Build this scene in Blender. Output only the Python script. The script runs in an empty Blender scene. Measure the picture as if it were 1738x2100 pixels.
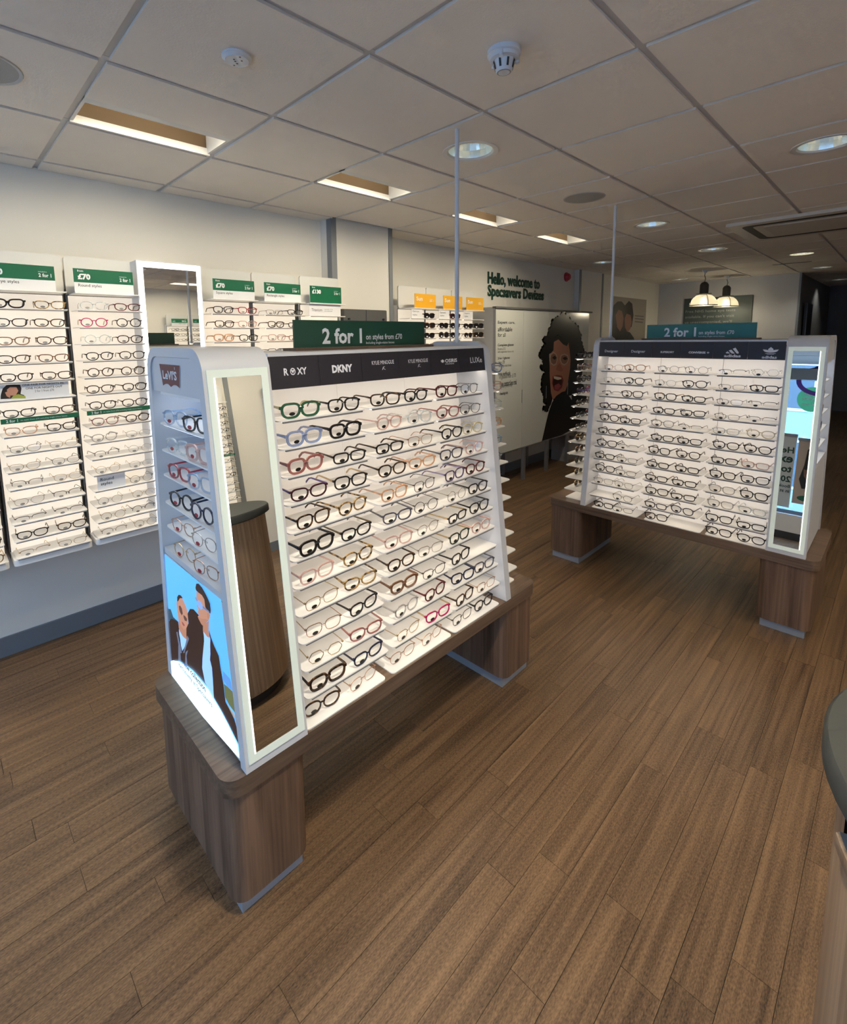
import bpy, math, random
from mathutils import Matrix, Vector
random.seed(7)
R = math.radians
SC = bpy.context.scene
COL = SC.collection
H_EYE, CEIL = 1.655, 2.551

# ------------------------------------------------------------------ camera
cam_d = bpy.data.cameras.new('camera'); CAM = bpy.data.objects.new('camera', cam_d); COL.objects.link(CAM)
def cam_axes(y, p, r):
    cy, sy, cp, sp, cr, sr = math.cos(y), math.sin(y), math.cos(p), math.sin(p), math.cos(r), math.sin(r)
    f = Vector((sy*cp, cy*cp, -sp)); rt = Vector((cy, -sy, 0)); up = rt.cross(f)
    return rt*cr + up*sr, up*cr - rt*sr, f
RT, UP, FW = cam_axes(-0.8049, 0.1264, -0.0139)
FPX, CX, CY = 1006.9, 819.49, 819.16
m = Matrix.Identity(4)
for i, v in enumerate((RT, UP, -FW)):
    m[0][i], m[1][i], m[2][i] = v
m[2][3] = H_EYE
CAM.matrix_world = m
cam_d.sensor_fit = 'HORIZONTAL'; cam_d.sensor_width = 36.0
cam_d.lens = FPX/1738*36.0
cam_d.shift_x = (869-CX)/1738; cam_d.shift_y = (CY-1050)/1738
cam_d.clip_start = 0.02
SC.camera = CAM
def project(p):
    d = Vector(p) - Vector((0, 0, H_EYE)); z = d.dot(FW)
    if z < 0.05: return None
    return CX + FPX*d.dot(RT)/z, CY - FPX*d.dot(UP)/z, z

# ------------------------------------------------------------------ world, exposure, daylight
SC.view_settings.view_transform = 'Standard'; SC.view_settings.look = 'None'
SC.view_settings.gamma = 1.0; SC.view_settings.use_curve_mapping = False
SC.view_settings.exposure = 0.70
SC.cycles.transparent_max_bounces = 10; SC.cycles.caustics_reflective = False; SC.cycles.caustics_refractive = False
SC.cycles.use_adaptive_sampling = True; SC.cycles.adaptive_threshold = .1; SC.cycles.adaptive_min_samples = 16
SC.cycles.max_bounces = 5; SC.cycles.diffuse_bounces = 3; SC.cycles.glossy_bounces = 3
W = bpy.data.worlds.new('sky'); SC.world = W; W.use_nodes = True
bg = W.node_tree.nodes['Background']
bg.inputs[0].default_value = (0.35, 0.62, 1.0, 1); bg.inputs[1].default_value = 4.4
def area(name, loc, aim, sx, sy, power, color, portal=False, spread=180):
    l = bpy.data.lights.new(name, 'AREA'); l.shape = 'RECTANGLE'; l.size = sx; l.size_y = sy
    l.energy = power; l.color = color; l.spread = R(spread)
    o = bpy.data.objects.new(name, l); COL.objects.link(o); o.location = loc
    o.rotation_euler = (Vector(aim)-Vector(loc)).to_track_quat('-Z', 'Y').to_euler()
    if portal: l.cycles.is_portal = True
    return o
area('window_portal', (0, -2.52, 1.4), (0, 0, 1.4), 6.2, 2.1, 1, (1, 1, 1), portal=True)

# ------------------------------------------------------------------ helpers
def top(o, label, cat, group=None, kind=None):
    o['label'] = label; o['category'] = cat
    if group: o['group'] = group
    if kind: o['kind'] = kind
    return o
def empty(name, loc=(0, 0, 0), rz=0.0, parent=None):
    o = bpy.data.objects.new(name, None); COL.objects.link(o); o.location = loc; o.rotation_euler = (0, 0, rz)
    o.empty_display_size = 0.05
    if parent: o.parent = parent
    return o
def addobj(name, me, mat=None, parent=None, loc=None):
    o = bpy.data.objects.new(name, me); COL.objects.link(o)
    if parent: o.parent = parent
    if loc: o.location = loc
    if mat is not None:
        if not me.materials: me.materials.append(mat)
        elif me.materials[0] is not mat:
            o.material_slots[0].link = 'OBJECT'; o.material_slots[0].material = mat
    return o
class MB:
    def __init__(s): s.v = []; s.f = []
    def add(s, vs, fs):
        n = len(s.v); s.v += [tuple(v) for v in vs]; s.f += [tuple(i+n for i in f) for f in fs]; return s
    def hexa(s, p):   # 8 points: 4 bottom loop, 4 top loop
        return s.add(p, [(3, 2, 1, 0), (4, 5, 6, 7), (0, 1, 5, 4), (1, 2, 6, 5), (2, 3, 7, 6), (3, 0, 4, 7)])
    def box(s, x0, x1, y0, y1, z0, z1):
        x0, x1 = min(x0, x1), max(x0, x1); y0, y1 = min(y0, y1), max(y0, y1); z0, z1 = min(z0, z1), max(z0, z1)
        return s.hexa([(x0,y0,z0),(x1,y0,z0),(x1,y1,z0),(x0,y1,z0),(x0,y0,z1),(x1,y0,z1),(x1,y1,z1),(x0,y1,z1)])
    def prism(s, poly, a0, a1, axis='z'):
        def P(p, a): return {'z': (p[0], p[1], a), 'y': (p[0], a, p[1]), 'x': (a, p[0], p[1])}[axis]
        n = len(poly)
        ar = sum(poly[i][0]*poly[(i+1) % n][1]-poly[(i+1) % n][0]*poly[i][1] for i in range(n))
        if (ar < 0) != (axis == 'y'): poly = poly[::-1]
        if a0 > a1: a0, a1 = a1, a0
        vs = [P(p, a0) for p in poly]+[P(p, a1) for p in poly]
        fs = [tuple(range(n))[::-1], tuple(range(n, 2*n))]+[(i, (i+1) % n, n+(i+1) % n, n+i) for i in range(n)]
        return s.add(vs, fs)
    def ring(s, outer, inner, a0, a1, axis='y', closed=True):
        def P(p, a): return {'z': (p[0], p[1], a), 'y': (p[0], a, p[1]), 'x': (a, p[0], p[1])}[axis]
        n = len(outer); vs = []
        for a in (a0, a1):
            vs += [P(p, a) for p in outer]+[P(p, a) for p in inner]
        fs = []
        for i in range(n if closed else n-1):
            j = (i+1) % n
            fs += [(i, j, n+j, n+i), (2*n+j, 2*n+i, 3*n+i, 3*n+j), (j, i, 2*n+i, 2*n+j), (n+i, n+j, 3*n+j, 3*n+i)]
        if not closed:
            fs += [(0, n, 3*n, 2*n), (n-1, 3*n-1, 4*n-1, 2*n-1)]
        return s.add(vs, fs)
    def tube(s, pts, r, n=8, cap=True):
        pts = [Vector(p) for p in pts]; rs = r if isinstance(r, (list, tuple)) else [r]*len(pts); k = len(s.v)
        for i, p in enumerate(pts):
            t = (pts[min(i+1, len(pts)-1)]-pts[max(i-1, 0)]).normalized()
            a = Vector((0, 0, 1)) if abs(t.z) < .9 else Vector((1, 0, 0))
            u = t.cross(a).normalized(); w = u.cross(t)
            for j in range(n):
                an = 2*math.pi*j/n; s.v.append(tuple(p+(u*math.cos(an)+w*math.sin(an))*rs[i]))
        for i in range(len(pts)-1):
            for j in range(n):
                s.f.append((k+i*n+j, k+i*n+(j+1) % n, k+(i+1)*n+(j+1) % n, k+(i+1)*n+j))
        if cap: s.f += [tuple(k+j for j in range(n))[::-1], tuple(k+(len(pts)-1)*n+j for j in range(n))]
        return s
    def lathe(s, prof, n=24, c=(0, 0), a0=0, a1=2*math.pi):
        k = len(s.v); full = abs(a1-a0-2*math.pi) < 1e-6; m_ = n if full else n+1
        for r, z in prof:
            for j in range(m_):
                an = a0+(a1-a0)*j/n; s.v.append((c[0]+r*math.cos(an), c[1]+r*math.sin(an), z))
        for i in range(len(prof)-1):
            for j in range(n):
                s.f.append((k+i*m_+j, k+i*m_+(j+1) % m_, k+(i+1)*m_+(j+1) % m_, k+(i+1)*m_+j))
        return s
    def poly(s, pts):
        return s.add(pts, [tuple(range(len(pts)))])
    def mesh(s, name, smooth=False):
        me = bpy.data.meshes.new(name); me.from_pydata(s.v, [], s.f); me.update()
        if smooth:
            for p in me.polygons: p.use_smooth = True
            try: me.set_sharp_from_angle(angle=R(40))
            except Exception: pass
        return me
    def build(s, name, mat, parent=None, smooth=False, loc=None):
        return addobj(name, s.mesh(name, smooth), mat, parent, loc)
def rrect(x0, x1, y0, y1, r, n=4):
    o = []
    for cx, cy, a in ((x1-r, y1-r, 0), (x0+r, y1-r, 90), (x0+r, y0+r, 180), (x1-r, y0+r, 270)):
        for i in range(n+1):
            t = R(a+90*i/n); o.append((cx+r*math.cos(t), cy+r*math.sin(t)))
    return o
def ell(cx, cy, rx, ry, n=20):
    return [(cx+rx*math.cos(2*math.pi*i/n), cy+ry*math.sin(2*math.pi*i/n)) for i in range(n)]

# ------------------------------------------------------------------ materials
MATS = {}
def mat(name, color=(.8, .8, .8), rough=.5, metal=0.0, emit=None, es=0.0, spec=.5, noise=None, bump=None):
    if name in MATS: return MATS[name]
    M = bpy.data.materials.new(name); M.use_nodes = True; MATS[name] = M
    nt = M.node_tree; b = nt.nodes['Principled BSDF']
    b.inputs['Base Color'].default_value = (*color, 1); b.inputs['Roughness'].default_value = rough
    b.inputs['Metallic'].default_value = metal; b.inputs['Specular IOR Level'].default_value = spec
    if emit:
        b.inputs['Emission Color'].default_value = (*emit, 1); b.inputs['Emission Strength'].default_value = es
    if noise or bump:
        tc = nt.nodes.new('ShaderNodeTexCoord'); nz = nt.nodes.new('ShaderNodeTexNoise')
        sc_, amt = noise if noise else bump
        nz.inputs['Scale'].default_value = sc_; nz.inputs['Detail'].default_value = 4
        nt.links.new(tc.outputs['Object'], nz.inputs['Vector'])
        if noise:
            mr = nt.nodes.new('ShaderNodeMapRange'); mr.inputs[3].default_value = 1-amt; mr.inputs[4].default_value = 1+amt
            mx = nt.nodes.new('ShaderNodeVectorMath'); mx.operation = 'SCALE'; mx.inputs[0].default_value = color
            nt.links.new(nz.outputs['Fac'], mr.inputs[0]); nt.links.new(mr.outputs[0], mx.inputs['Scale'])
            nt.links.new(mx.outputs[0], b.inputs['Base Color'])
        if bump:
            bp = nt.nodes.new('ShaderNodeBump'); bp.inputs['Strength'].default_value = bump[1]; bp.inputs['Distance'].default_value = .002
            nz2 = nt.nodes.new('ShaderNodeTexNoise'); nz2.inputs['Scale'].default_value = bump[0]; nz2.inputs['Detail'].default_value = 3
            nt.links.new(tc.outputs['Object'], nz2.inputs['Vector'])
            nt.links.new(nz2.outputs['Fac'], bp.inputs['Height']); nt.links.new(bp.outputs[0], b.inputs['Normal'])
    return M
def wood(name, dark, light, scale, rough=.45, band=None, speck=0.0, rnd=.5, bump=.15):
    """grain: stretched noise in world space (object space for things that are turned), tone per piece"""
    if name in MATS: return MATS[name]
    M = bpy.data.materials.new(name); M.use_nodes = True; MATS[name] = M
    nt = M.node_tree; N = nt.nodes.new; L = nt.links.new; b = nt.nodes['Principled BSDF']
    tc = N('ShaderNodeTexCoord'); geo = N('ShaderNodeNewGeometry'); oi = N('ShaderNodeObjectInfo')
    ad = N('ShaderNodeMath'); ad.operation = 'ADD'; L(oi.outputs['Random'], ad.inputs[0]); L(geo.outputs['Random Per Island'], ad.inputs[1])
    fr = N('ShaderNodeMath'); fr.operation = 'FRACT'; L(ad.outputs[0], fr.inputs[0])
    cmb = N('ShaderNodeCombineXYZ'); m7 = N('ShaderNodeMath'); m7.operation = 'MULTIPLY'; m7.inputs[1].default_value = 37.0
    L(fr.outputs[0], m7.inputs[0])
    for i in range(3): L(m7.outputs[0], cmb.inputs[i])
    src = geo.outputs['Position'] if band is None else tc.outputs['Object']
    vm = N('ShaderNodeVectorMath'); vm.operation = 'MULTIPLY'; vm.inputs[1].default_value = scale; L(src, vm.inputs[0])
    va = N('ShaderNodeVectorMath'); va.operation = 'ADD'; L(vm.outputs[0], va.inputs[0])
    if rnd: L(cmb.outputs[0], va.inputs[1])
    n1 = N('ShaderNodeTexNoise'); n1.inputs['Scale'].default_value = 1.0; n1.inputs['Detail'].default_value = 6; n1.inputs['Roughness'].default_value = .65
    n1.inputs['Distortion'].default_value = .6
    L(va.outputs[0], n1.inputs['Vector'])
    # long fine streaks
    vs = N('ShaderNodeVectorMath'); vs.operation = 'MULTIPLY'; k = max(scale)
    vs.inputs[1].default_value = tuple(4.0 if q == k or q > k*.5 else .8 for q in scale); L(va.outputs[0], vs.inputs[0])
    n2 = N('ShaderNodeTexNoise'); n2.inputs['Scale'].default_value = 1.0; n2.inputs['Detail'].default_value = 3; L(vs.outputs[0], n2.inputs['Vector'])
    mixf = N('ShaderNodeMath'); mixf.operation = 'MULTIPLY_ADD'; mixf.inputs[1].default_value = .45; L(n2.outputs['Fac'], mixf.inputs[0])
    sc1 = N('ShaderNodeMath'); sc1.operation = 'MULTIPLY'; sc1.inputs[1].default_value = .6; L(n1.outputs['Fac'], sc1.inputs[0]); L(sc1.outputs[0], mixf.inputs[2])
    tone = N('ShaderNodeMath'); tone.operation = 'MULTIPLY_ADD'; tone.inputs[1].default_value = .22*rnd; L(fr.outputs[0], tone.inputs[0]); L(mixf.outputs[0], tone.inputs[2])
    last = tone.outputs[0]
    if band:
        # glued staves: a stepped tone across the face
        sx = N('ShaderNodeSeparateXYZ'); L(tc.outputs['Object'], sx.inputs[0])
        sm = N('ShaderNodeMath'); sm.operation = 'ADD'; L(sx.outputs[0], sm.inputs[0]); L(sx.outputs[1], sm.inputs[1])
        dv = N('ShaderNodeMath'); dv.operation = 'MULTIPLY'; dv.inputs[1].default_value = band; L(sm.outputs[0], dv.inputs[0])
        fl = N('ShaderNodeMath'); fl.operation = 'FLOOR'; L(dv.outputs[0], fl.inputs[0])
        wn = N('ShaderNodeTexWhiteNoise'); wn.noise_dimensions = '1D'; L(fl.outputs[0], wn.inputs['W'])
        bm = N('ShaderNodeMath'); bm.operation = 'MULTIPLY_ADD'; bm.inputs[1].default_value = .2; L(wn.outputs['Value'], bm.inputs[0]); L(last, bm.inputs[2])
        last = bm.outputs[0]
    if speck:
        n3 = N('ShaderNodeTexNoise'); n3.inputs['Scale'].default_value = 1.0; n3.inputs['Detail'].default_value = 2
        v3 = N('ShaderNodeVectorMath'); v3.operation = 'MULTIPLY'; v3.inputs[1].default_value = (330, 105, 1); L(geo.outputs['Position'], v3.inputs[0]); L(v3.outputs[0], n3.inputs['Vector'])
        sp = N('ShaderNodeMath'); sp.operation = 'MULTIPLY_ADD'; sp.inputs[1].default_value = speck; L(n3.outputs['Fac'], sp.inputs[0]); L(last, sp.inputs[2]); last = sp.outputs[0]
    lo = .52+(.1 if band else 0)+speck*.5; cr = N('ShaderNodeMapRange'); cr.inputs[1].default_value = lo-.2; cr.inputs[2].default_value = lo+.26
    L(last, cr.inputs[0])
    mx = N('ShaderNodeMix'); mx.data_type = 'RGBA'; mx.inputs[6].default_value = (*dark, 1); mx.inputs[7].default_value = (*light, 1)
    L(cr.outputs[0], mx.inputs[0]); L(mx.outputs[2], b.inputs['Base Color'])
    b.inputs['Roughness'].default_value = rough
    bp = N('ShaderNodeBump'); bp.inputs['Strength'].default_value = bump; bp.inputs['Distance'].default_value = .001
    L(last, bp.inputs['Height']); L(bp.outputs[0], b.inputs['Normal'])
    return M
def see_through(name, color, fac, rough=.15, gloss=.06):
    """thin clear sheet: part transparent, part coloured plastic, a little gloss"""
    if name in MATS: return MATS[name]
    M = bpy.data.materials.new(name); M.use_nodes = True; MATS[name] = M
    nt = M.node_tree; nt.nodes.clear(); N = nt.nodes.new; L = nt.links.new
    out = N('ShaderNodeOutputMaterial'); t = N('ShaderNodeBsdfTransparent'); p = N('ShaderNodeBsdfPrincipled'); g = N('ShaderNodeBsdfGlossy')
    p.inputs['Base Color'].default_value = (*color, 1); p.inputs['Roughness'].default_value = rough
    g.inputs['Roughness'].default_value = .02; g.inputs['Color'].default_value = (1, 1, 1, 1)
    a = N('ShaderNodeMixShader'); a.inputs[0].default_value = fac; L(t.outputs[0], a.inputs[1]); L(p.outputs[0], a.inputs[2])
    c = N('ShaderNodeMixShader'); c.inputs[0].default_value = gloss; L(a.outputs[0], c.inputs[1]); L(g.outputs[0], c.inputs[2])
    L(c.outputs[0], out.inputs[0]); return M
def tortoise(name, dark, light, scale=70, lo=.42, hi=.62):
    if name in MATS: return MATS[name]
    M = mat(name, dark, .22); nt = M.node_tree; N = nt.nodes.new; L = nt.links.new
    tc = N('ShaderNodeTexCoord'); oi = N('ShaderNodeObjectInfo'); ad = N('ShaderNodeVectorMath'); L(tc.outputs['Object'], ad.inputs[0]); L(oi.outputs['Random'], ad.inputs[1])
    nz = N('ShaderNodeTexNoise'); nz.inputs['Scale'].default_value = scale; nz.inputs['Detail'].default_value = 2; L(ad.outputs[0], nz.inputs['Vector'])
    mr = N('ShaderNodeMapRange'); mr.inputs[1].default_value = lo; mr.inputs[2].default_value = hi; L(nz.outputs['Fac'], mr.inputs[0])
    mx = N('ShaderNodeMix'); mx.data_type = 'RGBA'; mx.inputs[6].default_value = (*dark, 1); mx.inputs[7].default_value = (*light, 1)
    L(mr.outputs[0], mx.inputs[0]); L(mx.outputs[2], nt.nodes['Principled BSDF'].inputs['Base Color']); return M

WALL = mat('wall_paint', (.74, .715, .66), .7, bump=(120, .04))
GREY_TRIM = mat('grey_trim', (.20, .215, .235), .4)
BASEB = mat('baseboard_grey', (.155, .175, .205), .45)
CEILM = mat('ceiling_tile_white', (.84, .785, .715), .85, bump=(160, .25), noise=(6, .03))
BARM = mat('ceiling_bar_white', (.60, .60, .61), .5)
WHITE = mat('white_plastic', (.78, .78, .78), .35)
FLOORM = wood('floor_vinyl', (.030, .0155, .0075), (.245, .144, .072), (20, 1.3, 1), .42, speck=.62, rnd=.2, bump=.3)
OAK = wood('oak_laminate', (.048, .026, .016), (.225, .135, .085), (26, 26, 2.0), .5, band=17.0, rnd=.3, bump=.1)
OAKTOP = wood('oak_top', (.07, .043, .028), (.23, .152, .10), (26, 2.0, 26), .45, band=.001, rnd=.2, bump=.08)
COUNTERW = wood('counter_zebrano', (.24, .155, .095), (.48, .345, .225), (60, 60, 1.2), .45, band=60.0, rnd=.2, bump=.05)
DARKW = wood('dark_zebrano', (.06, .045, .04), (.2, .15, .12), (90, 90, 1.0), .5, band=90.0, rnd=.2, bump=.05)
STANDW = mat('stand_white', (.64, .645, .66), .35)
SHELFW = mat('shelf_white', (.86, .85, .83), .3)
LIPM = mat('shelf_lip_grey', (.24, .23, .225), .4)
LEDN = mat('niche_light', (.9, .92, .95), .4, emit=(.86, .93, 1.0), es=1.6)
LEDS = mat('shelf_light', (.9, .9, .88), .4, emit=(1.0, .86, .68), es=2.7)
PANEL = mat('lit_panel', (.85, .83, .80), .5, emit=(1.0, .84, .68), es=.17)
PANELW = mat('lit_wall_panel', (.80, .78, .74), .5, emit=(1.0, .84, .64), es=.34)
NICHE = mat('niche_panel', (.34, .47, .74), .5, emit=(.45, .65, 1.0), es=.05)
LED = mat('mirror_light_frame', (.62, .68, .60), .4, emit=(.92, 1.0, .84), es=.15)
LEDW = mat('wall_mirror_light', (.9, .9, .9), .4, emit=(1.0, .98, .95), es=2.2)
LEDHOT = mat('mirror_light_edge', (.9, .9, .9), .4, emit=(1.0, .98, .85), es=1.1)
MIRROR = mat('mirror_glass', (.86, .87, .86), .0, 1.0)
DARKBAND = mat('header_black', (.022, .020, .027), .45)
INK = mat('print_white', (.82, .82, .84), .5)
BLACKINK = mat('print_black', (.012, .018, .018), .5)
GREEN = mat('sign_green', (.0045, .125, .058), .4)
GREEN2 = mat('sign_dark_green', (.014, .072, .045), .35)
TEAL = mat('sign_teal', (.02, .17, .145), .35)
ORANGE = mat('sign_orange', (.78, .39, .02), .45)
CARD = mat('card_white', (.78, .78, .80), .5)
STEEL = mat('kick_steel', (.36, .40, .46), .4, .3)
BLACK = mat('black_plastic', (.012, .012, .013), .4)
GREYTOP = mat('counter_grey', (.045, .048, .045), .55, spec=.2)
POSTM = mat('slot_dark', (.05, .05, .055), .5)

# ------------------------------------------------------------------ text
def text_mesh(name, body, w=None, h=None, bold=0.0, align='LEFT', shear=0.0, space=1.0, line=1.0):
    c = bpy.data.curves.new(name, 'FONT'); c.body = body; c.size = 1.0; c.offset = bold; c.align_x = 'LEFT' if align == 'LEFT' else align
    c.resolution_u = 2; c.shear = shear; c.space_character = space; c.space_line = line
    o = bpy.data.objects.new(name, c)
    me = bpy.data.meshes.new_from_object(o); bpy.data.objects.remove(o); bpy.data.curves.remove(c)
    me.name = name
    xs = [v.co.x for v in me.vertices]; ys = [v.co.y for v in me.vertices]
    x0, x1, y0, y1 = min(xs), max(xs), min(ys), max(ys)
    sx = (w/(x1-x0)) if w else None; sy = (h/(y1-y0)) if h else None
    sx = sx or sy; sy = sy or sx
    for v in me.vertices: v.co = ((v.co.x-x0)*sx, (v.co.y-y0)*sy, 0)
    return me
def frame_mat(origin, right, up):
    r = Vector(right).normalized(); u = Vector(up).normalized(); n = r.cross(u); M4 = Matrix.Identity(4)
    for i, v in enumerate((r, u, n)): M4[0][i], M4[1][i], M4[2][i] = v
    M4.translation = Vector(origin); return M4
def text(body, matl, parent, origin, right, up, w=None, h=None, bold=0.0, name='lettering', **k):
    me = text_mesh(name, body, w, h, bold, **k)
    me.transform(frame_mat(origin, right, up)); return addobj(name, me, matl, parent)
def flat(name, polys, matl, parent, origin, right, up, off=0.0):
    b = MB()
    for p in polys: b.poly([(q[0], q[1], off) for q in p])
    me = b.mesh(name); me.transform(frame_mat(origin, right, up)); return addobj(name, me, matl, parent)
YV, XV, ZV = (0, 1, 0), (1, 0, 0), (0, 0, 1)

# ================================================================== the setting
YB, YF, YC = 9.72, -2.55, 13.6          # back wall, shop front, corridor end
XL, XR = -3.22, 3.2
# --- floor: vinyl planks 0.1 m wide, laid along the room
fl = MB().box(-3.4, 3.3, -2.7, 13.8, -.12, -.012).build('floor', mat('floor_bed', (.02, .013, .01), .8))
top(fl, 'brown wood-effect plank floor of the shop', 'floor', kind='structure')
KNOWN = {-11: 1.119, -12: .995, -9: 1.284, -10: 1.40, -8: 1.129, -7: 1.273, -5: 1.308, -6: .955, -4: 1.167, -13: 1.133, -17: .197, -14: .464}
PL, PW, PG = .9, .1, .0012
rows = []
for i in range(-34, 33):
    off = KNOWN.get(i, random.uniform(0, PL))
    j = math.floor((-2.7-off)/PL); y = off+j*PL
    while y < 13.7:
        rows.append((i, max(y, -2.7), min(y+PL, 13.7))); y += PL
def plank_score(i, y0, y1):
    p = project((i*PW+PW/2, (y0+y1)/2, 0))
    if p is None: return -1
    inside = [q for q in (project((i*PW+a*PW, y0+(y1-y0)*b_, 0)) for a in (0, 1) for b_ in (0, .5, 1)) if q and -40 < q[0] < 1778 and q[1] < 2140 and q[1] > 700]
    return (1/p[2]**2) if inside else -1
sc_ = sorted(rows, key=lambda r_: -plank_score(*r_))
single, rest = [r_ for r_ in sc_[:300] if plank_score(*r_) > 0], None
sset = set(single); rest = [r_ for r_ in rows if r_ not in sset]
plank_cache = {}
for i, y0, y1 in single:
    ln = round(y1-y0, 3)
    if ln not in plank_cache:
        plank_cache[ln] = MB().box(PG/2, PW-PG/2, PG/2, ln-PG/2, -.012, 0).mesh('plank')
    addobj('plank', plank_cache[ln], FLOORM, fl, (i*PW, y0, random.uniform(-.0004, 0)))
b = MB()
for i, y0, y1 in rest: b.box(i*PW+PG/2, (i+1)*PW-PG/2, y0+PG/2, y1-PG/2, -.012, 0)
o = b.build('planks_beyond', FLOORM, fl); o['kind'] = 'stuff'

# --- walls
wl = MB()
wl.box(-3.45, XL, YF-.1, 2.28, 0, 2.7); wl.box(-3.45, -3.09, 2.28, 2.91, 0, 2.7); wl.box(-3.6, -3.32, 2.91, 6.6, 0, 2.7)
wl.box(-3.45, -3.25, 6.6, 7.36, 0, 2.7); wl.box(-3.45, -3.26, 7.36, YB+.1, 0, 2.7)
top(wl.build('wall_left', WALL), 'off-white wall with two shallow piers behind the displays', 'wall', kind='structure')
MB_ = MB().box(-3.45, -1.25, YB, YB+.15, 0, 2.7).box(1.3, 3.4, YB, YB+.15, 0, 2.7)
top(MB_.build('wall_back', mat('back_wall_paint', (.50, .50, .50), .7)), 'pale grey end wall behind the hanging lamps', 'wall', kind='structure')
CORR = mat('corridor_paint', (.26, .26, .26), .7)
top(MB().box(-1.4, -1.25, YB+.15, YC, 0, 2.7).box(1.3, 1.45, YB+.15, YC, 0, 2.7).box(-1.4, 1.45, YC, YC+.1, 0, 2.7).build('wall_corridor', CORR), 'dark walls of the corridor past the end wall', 'wall', kind='structure')
top(MB().box(XR, XR+.15, YF-.1, YB+.1, 0, 2.7).build('wall_right', WALL), 'off-white side wall opposite the displays', 'wall', kind='structure')
# --- baseboards
bb = MB()
for x, y0, y1 in ((XL, YF, 2.27), (-3.32, 2.91, 6.6), (-3.26, 7.36, YB)): bb.box(x-.01, x+.014, y0, y1, 0, .104)
bb.box(-3.1, -3.076, 2.27, 2.92, 0, .104).box(-3.26, -3.236, 6.6, 7.37, 0, .104)
top(bb.build('baseboard_left', BASEB), 'slate grey skirting along the display wall', 'baseboard', kind='structure')
top(MB().box(XR-.014, XR+.01, YF, YB, 0, .11).build('baseboard_right', BASEB), 'slate grey skirting along the socket wall', 'baseboard', kind='structure')
top(MB().box(-3.25, -1.25, YB-.014, YB+.01, 0, .104).build('baseboard_back', BASEB), 'slate grey skirting of the end wall', 'baseboard', kind='structure')
# --- metal corner trims
def ctrim(n, x, y, wy, label):
    t = MB().box(x-.002, x+.008, y-wy/2, y+wy/2, .104, CEIL+.02).box(x-.05, x+.008, y-wy/2-.004, y-wy/2, .104, CEIL+.02).build('trim_%d' % n, GREY_TRIM)
    top(t, label, 'corner trim', kind='structure')
ctrim(1, -3.09, 2.305, .045, 'grey metal corner strip on the pier beside the green signs')
ctrim(2, -3.09, 2.89, .035, 'grey metal corner strip on the pier beside the sunglasses')
ctrim(3, -3.25, 6.63, .05, 'grey metal corner strip beside the red alarm bell')
ctrim(4, -3.25, 7.34, .04, 'grey metal corner strip beside the portrait poster')
top(MB().box(-1.262, -1.235, YB-.012, YB+.16, 0, CEIL).build('trim_5', GREY_TRIM), 'dark metal strip at the edge of the end wall', 'corner trim', kind='structure')
top(MB().box(XR-.008, XR+.002, 2.605, 2.665, .11, CEIL).build('trim_6', GREY_TRIM), 'grey metal strip on the wall opposite, beside its shelves', 'corner trim', kind='structure')
# --- ceiling: tiles in a recessed grid
OX, OY, T = -2.4621, -0.0966, .6
ce = MB().box(-3.6, 3.4, -2.7, 13.8, 2.72, 2.8).build('ceiling', mat('ceiling_void', (.25, .24, .23), .9))
top(ce, 'suspended ceiling of square off-white tiles in a grid', 'ceiling', kind='structure')
for l in range(-1, 10):
    x = OX+T*l; addobj('ceiling_bar', MB().box(x-.015, x+.015, -2.6, 13.7, CEIL, CEIL+.03).mesh('ceiling_bar'), BARM, ce)
for k in range(-4, 23):
    y = OY+T*k; addobj('ceiling_bar', MB().box(-3.4, 3.3, y-.015, y+.015, CEIL+.0008, CEIL+.03).mesh('ceiling_bar'), BARM, ce)
FILL_DOWN = [(-.362, .803), (.838, .803), (.838, 2.003), (.838, 3.203), (2.038, .803), (2.038, 3.203), (.838, 4.403), (-1.562, -.997)]  # downlights added out of view as fill for the room
DOWN = [(-1.562, 2.003), (-1.562, 4.403), (-1.562, 6.203), (-2.762, 6.203), (-2.762, 9.203), (-.362, 3.203), (-.962, 7.403), (-.962, 9.203), (-.962, 11.603)]
TROUGH = [-1, 1, 3, 5, 7]  # the first is added out of view to light the display wall
FILL_TROUGH = [1, 3, 5]  # troughs added to brighten the opposite side of the room
HT = T/2-.0125; tz0, tz1 = CEIL-.009, CEIL+.012
tile = MB().box(-HT, HT, -HT, HT, 0, .0125).mesh('ceiling_tile')
hb = MB()   # a tile with a round hole for a downlight
N_ = 32; sq = []
for i in range(N_):
    a = 2*math.pi*i/N_; c, s = math.cos(a), math.sin(a); q = HT/max(abs(c), abs(s)); sq.append((c*q, s*q))
hb.ring(sq, ell(0, 0, .112, .112, N_), .0125, 0, 'z')
htile = hb.mesh('ceiling_tile')
cut = {}
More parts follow.
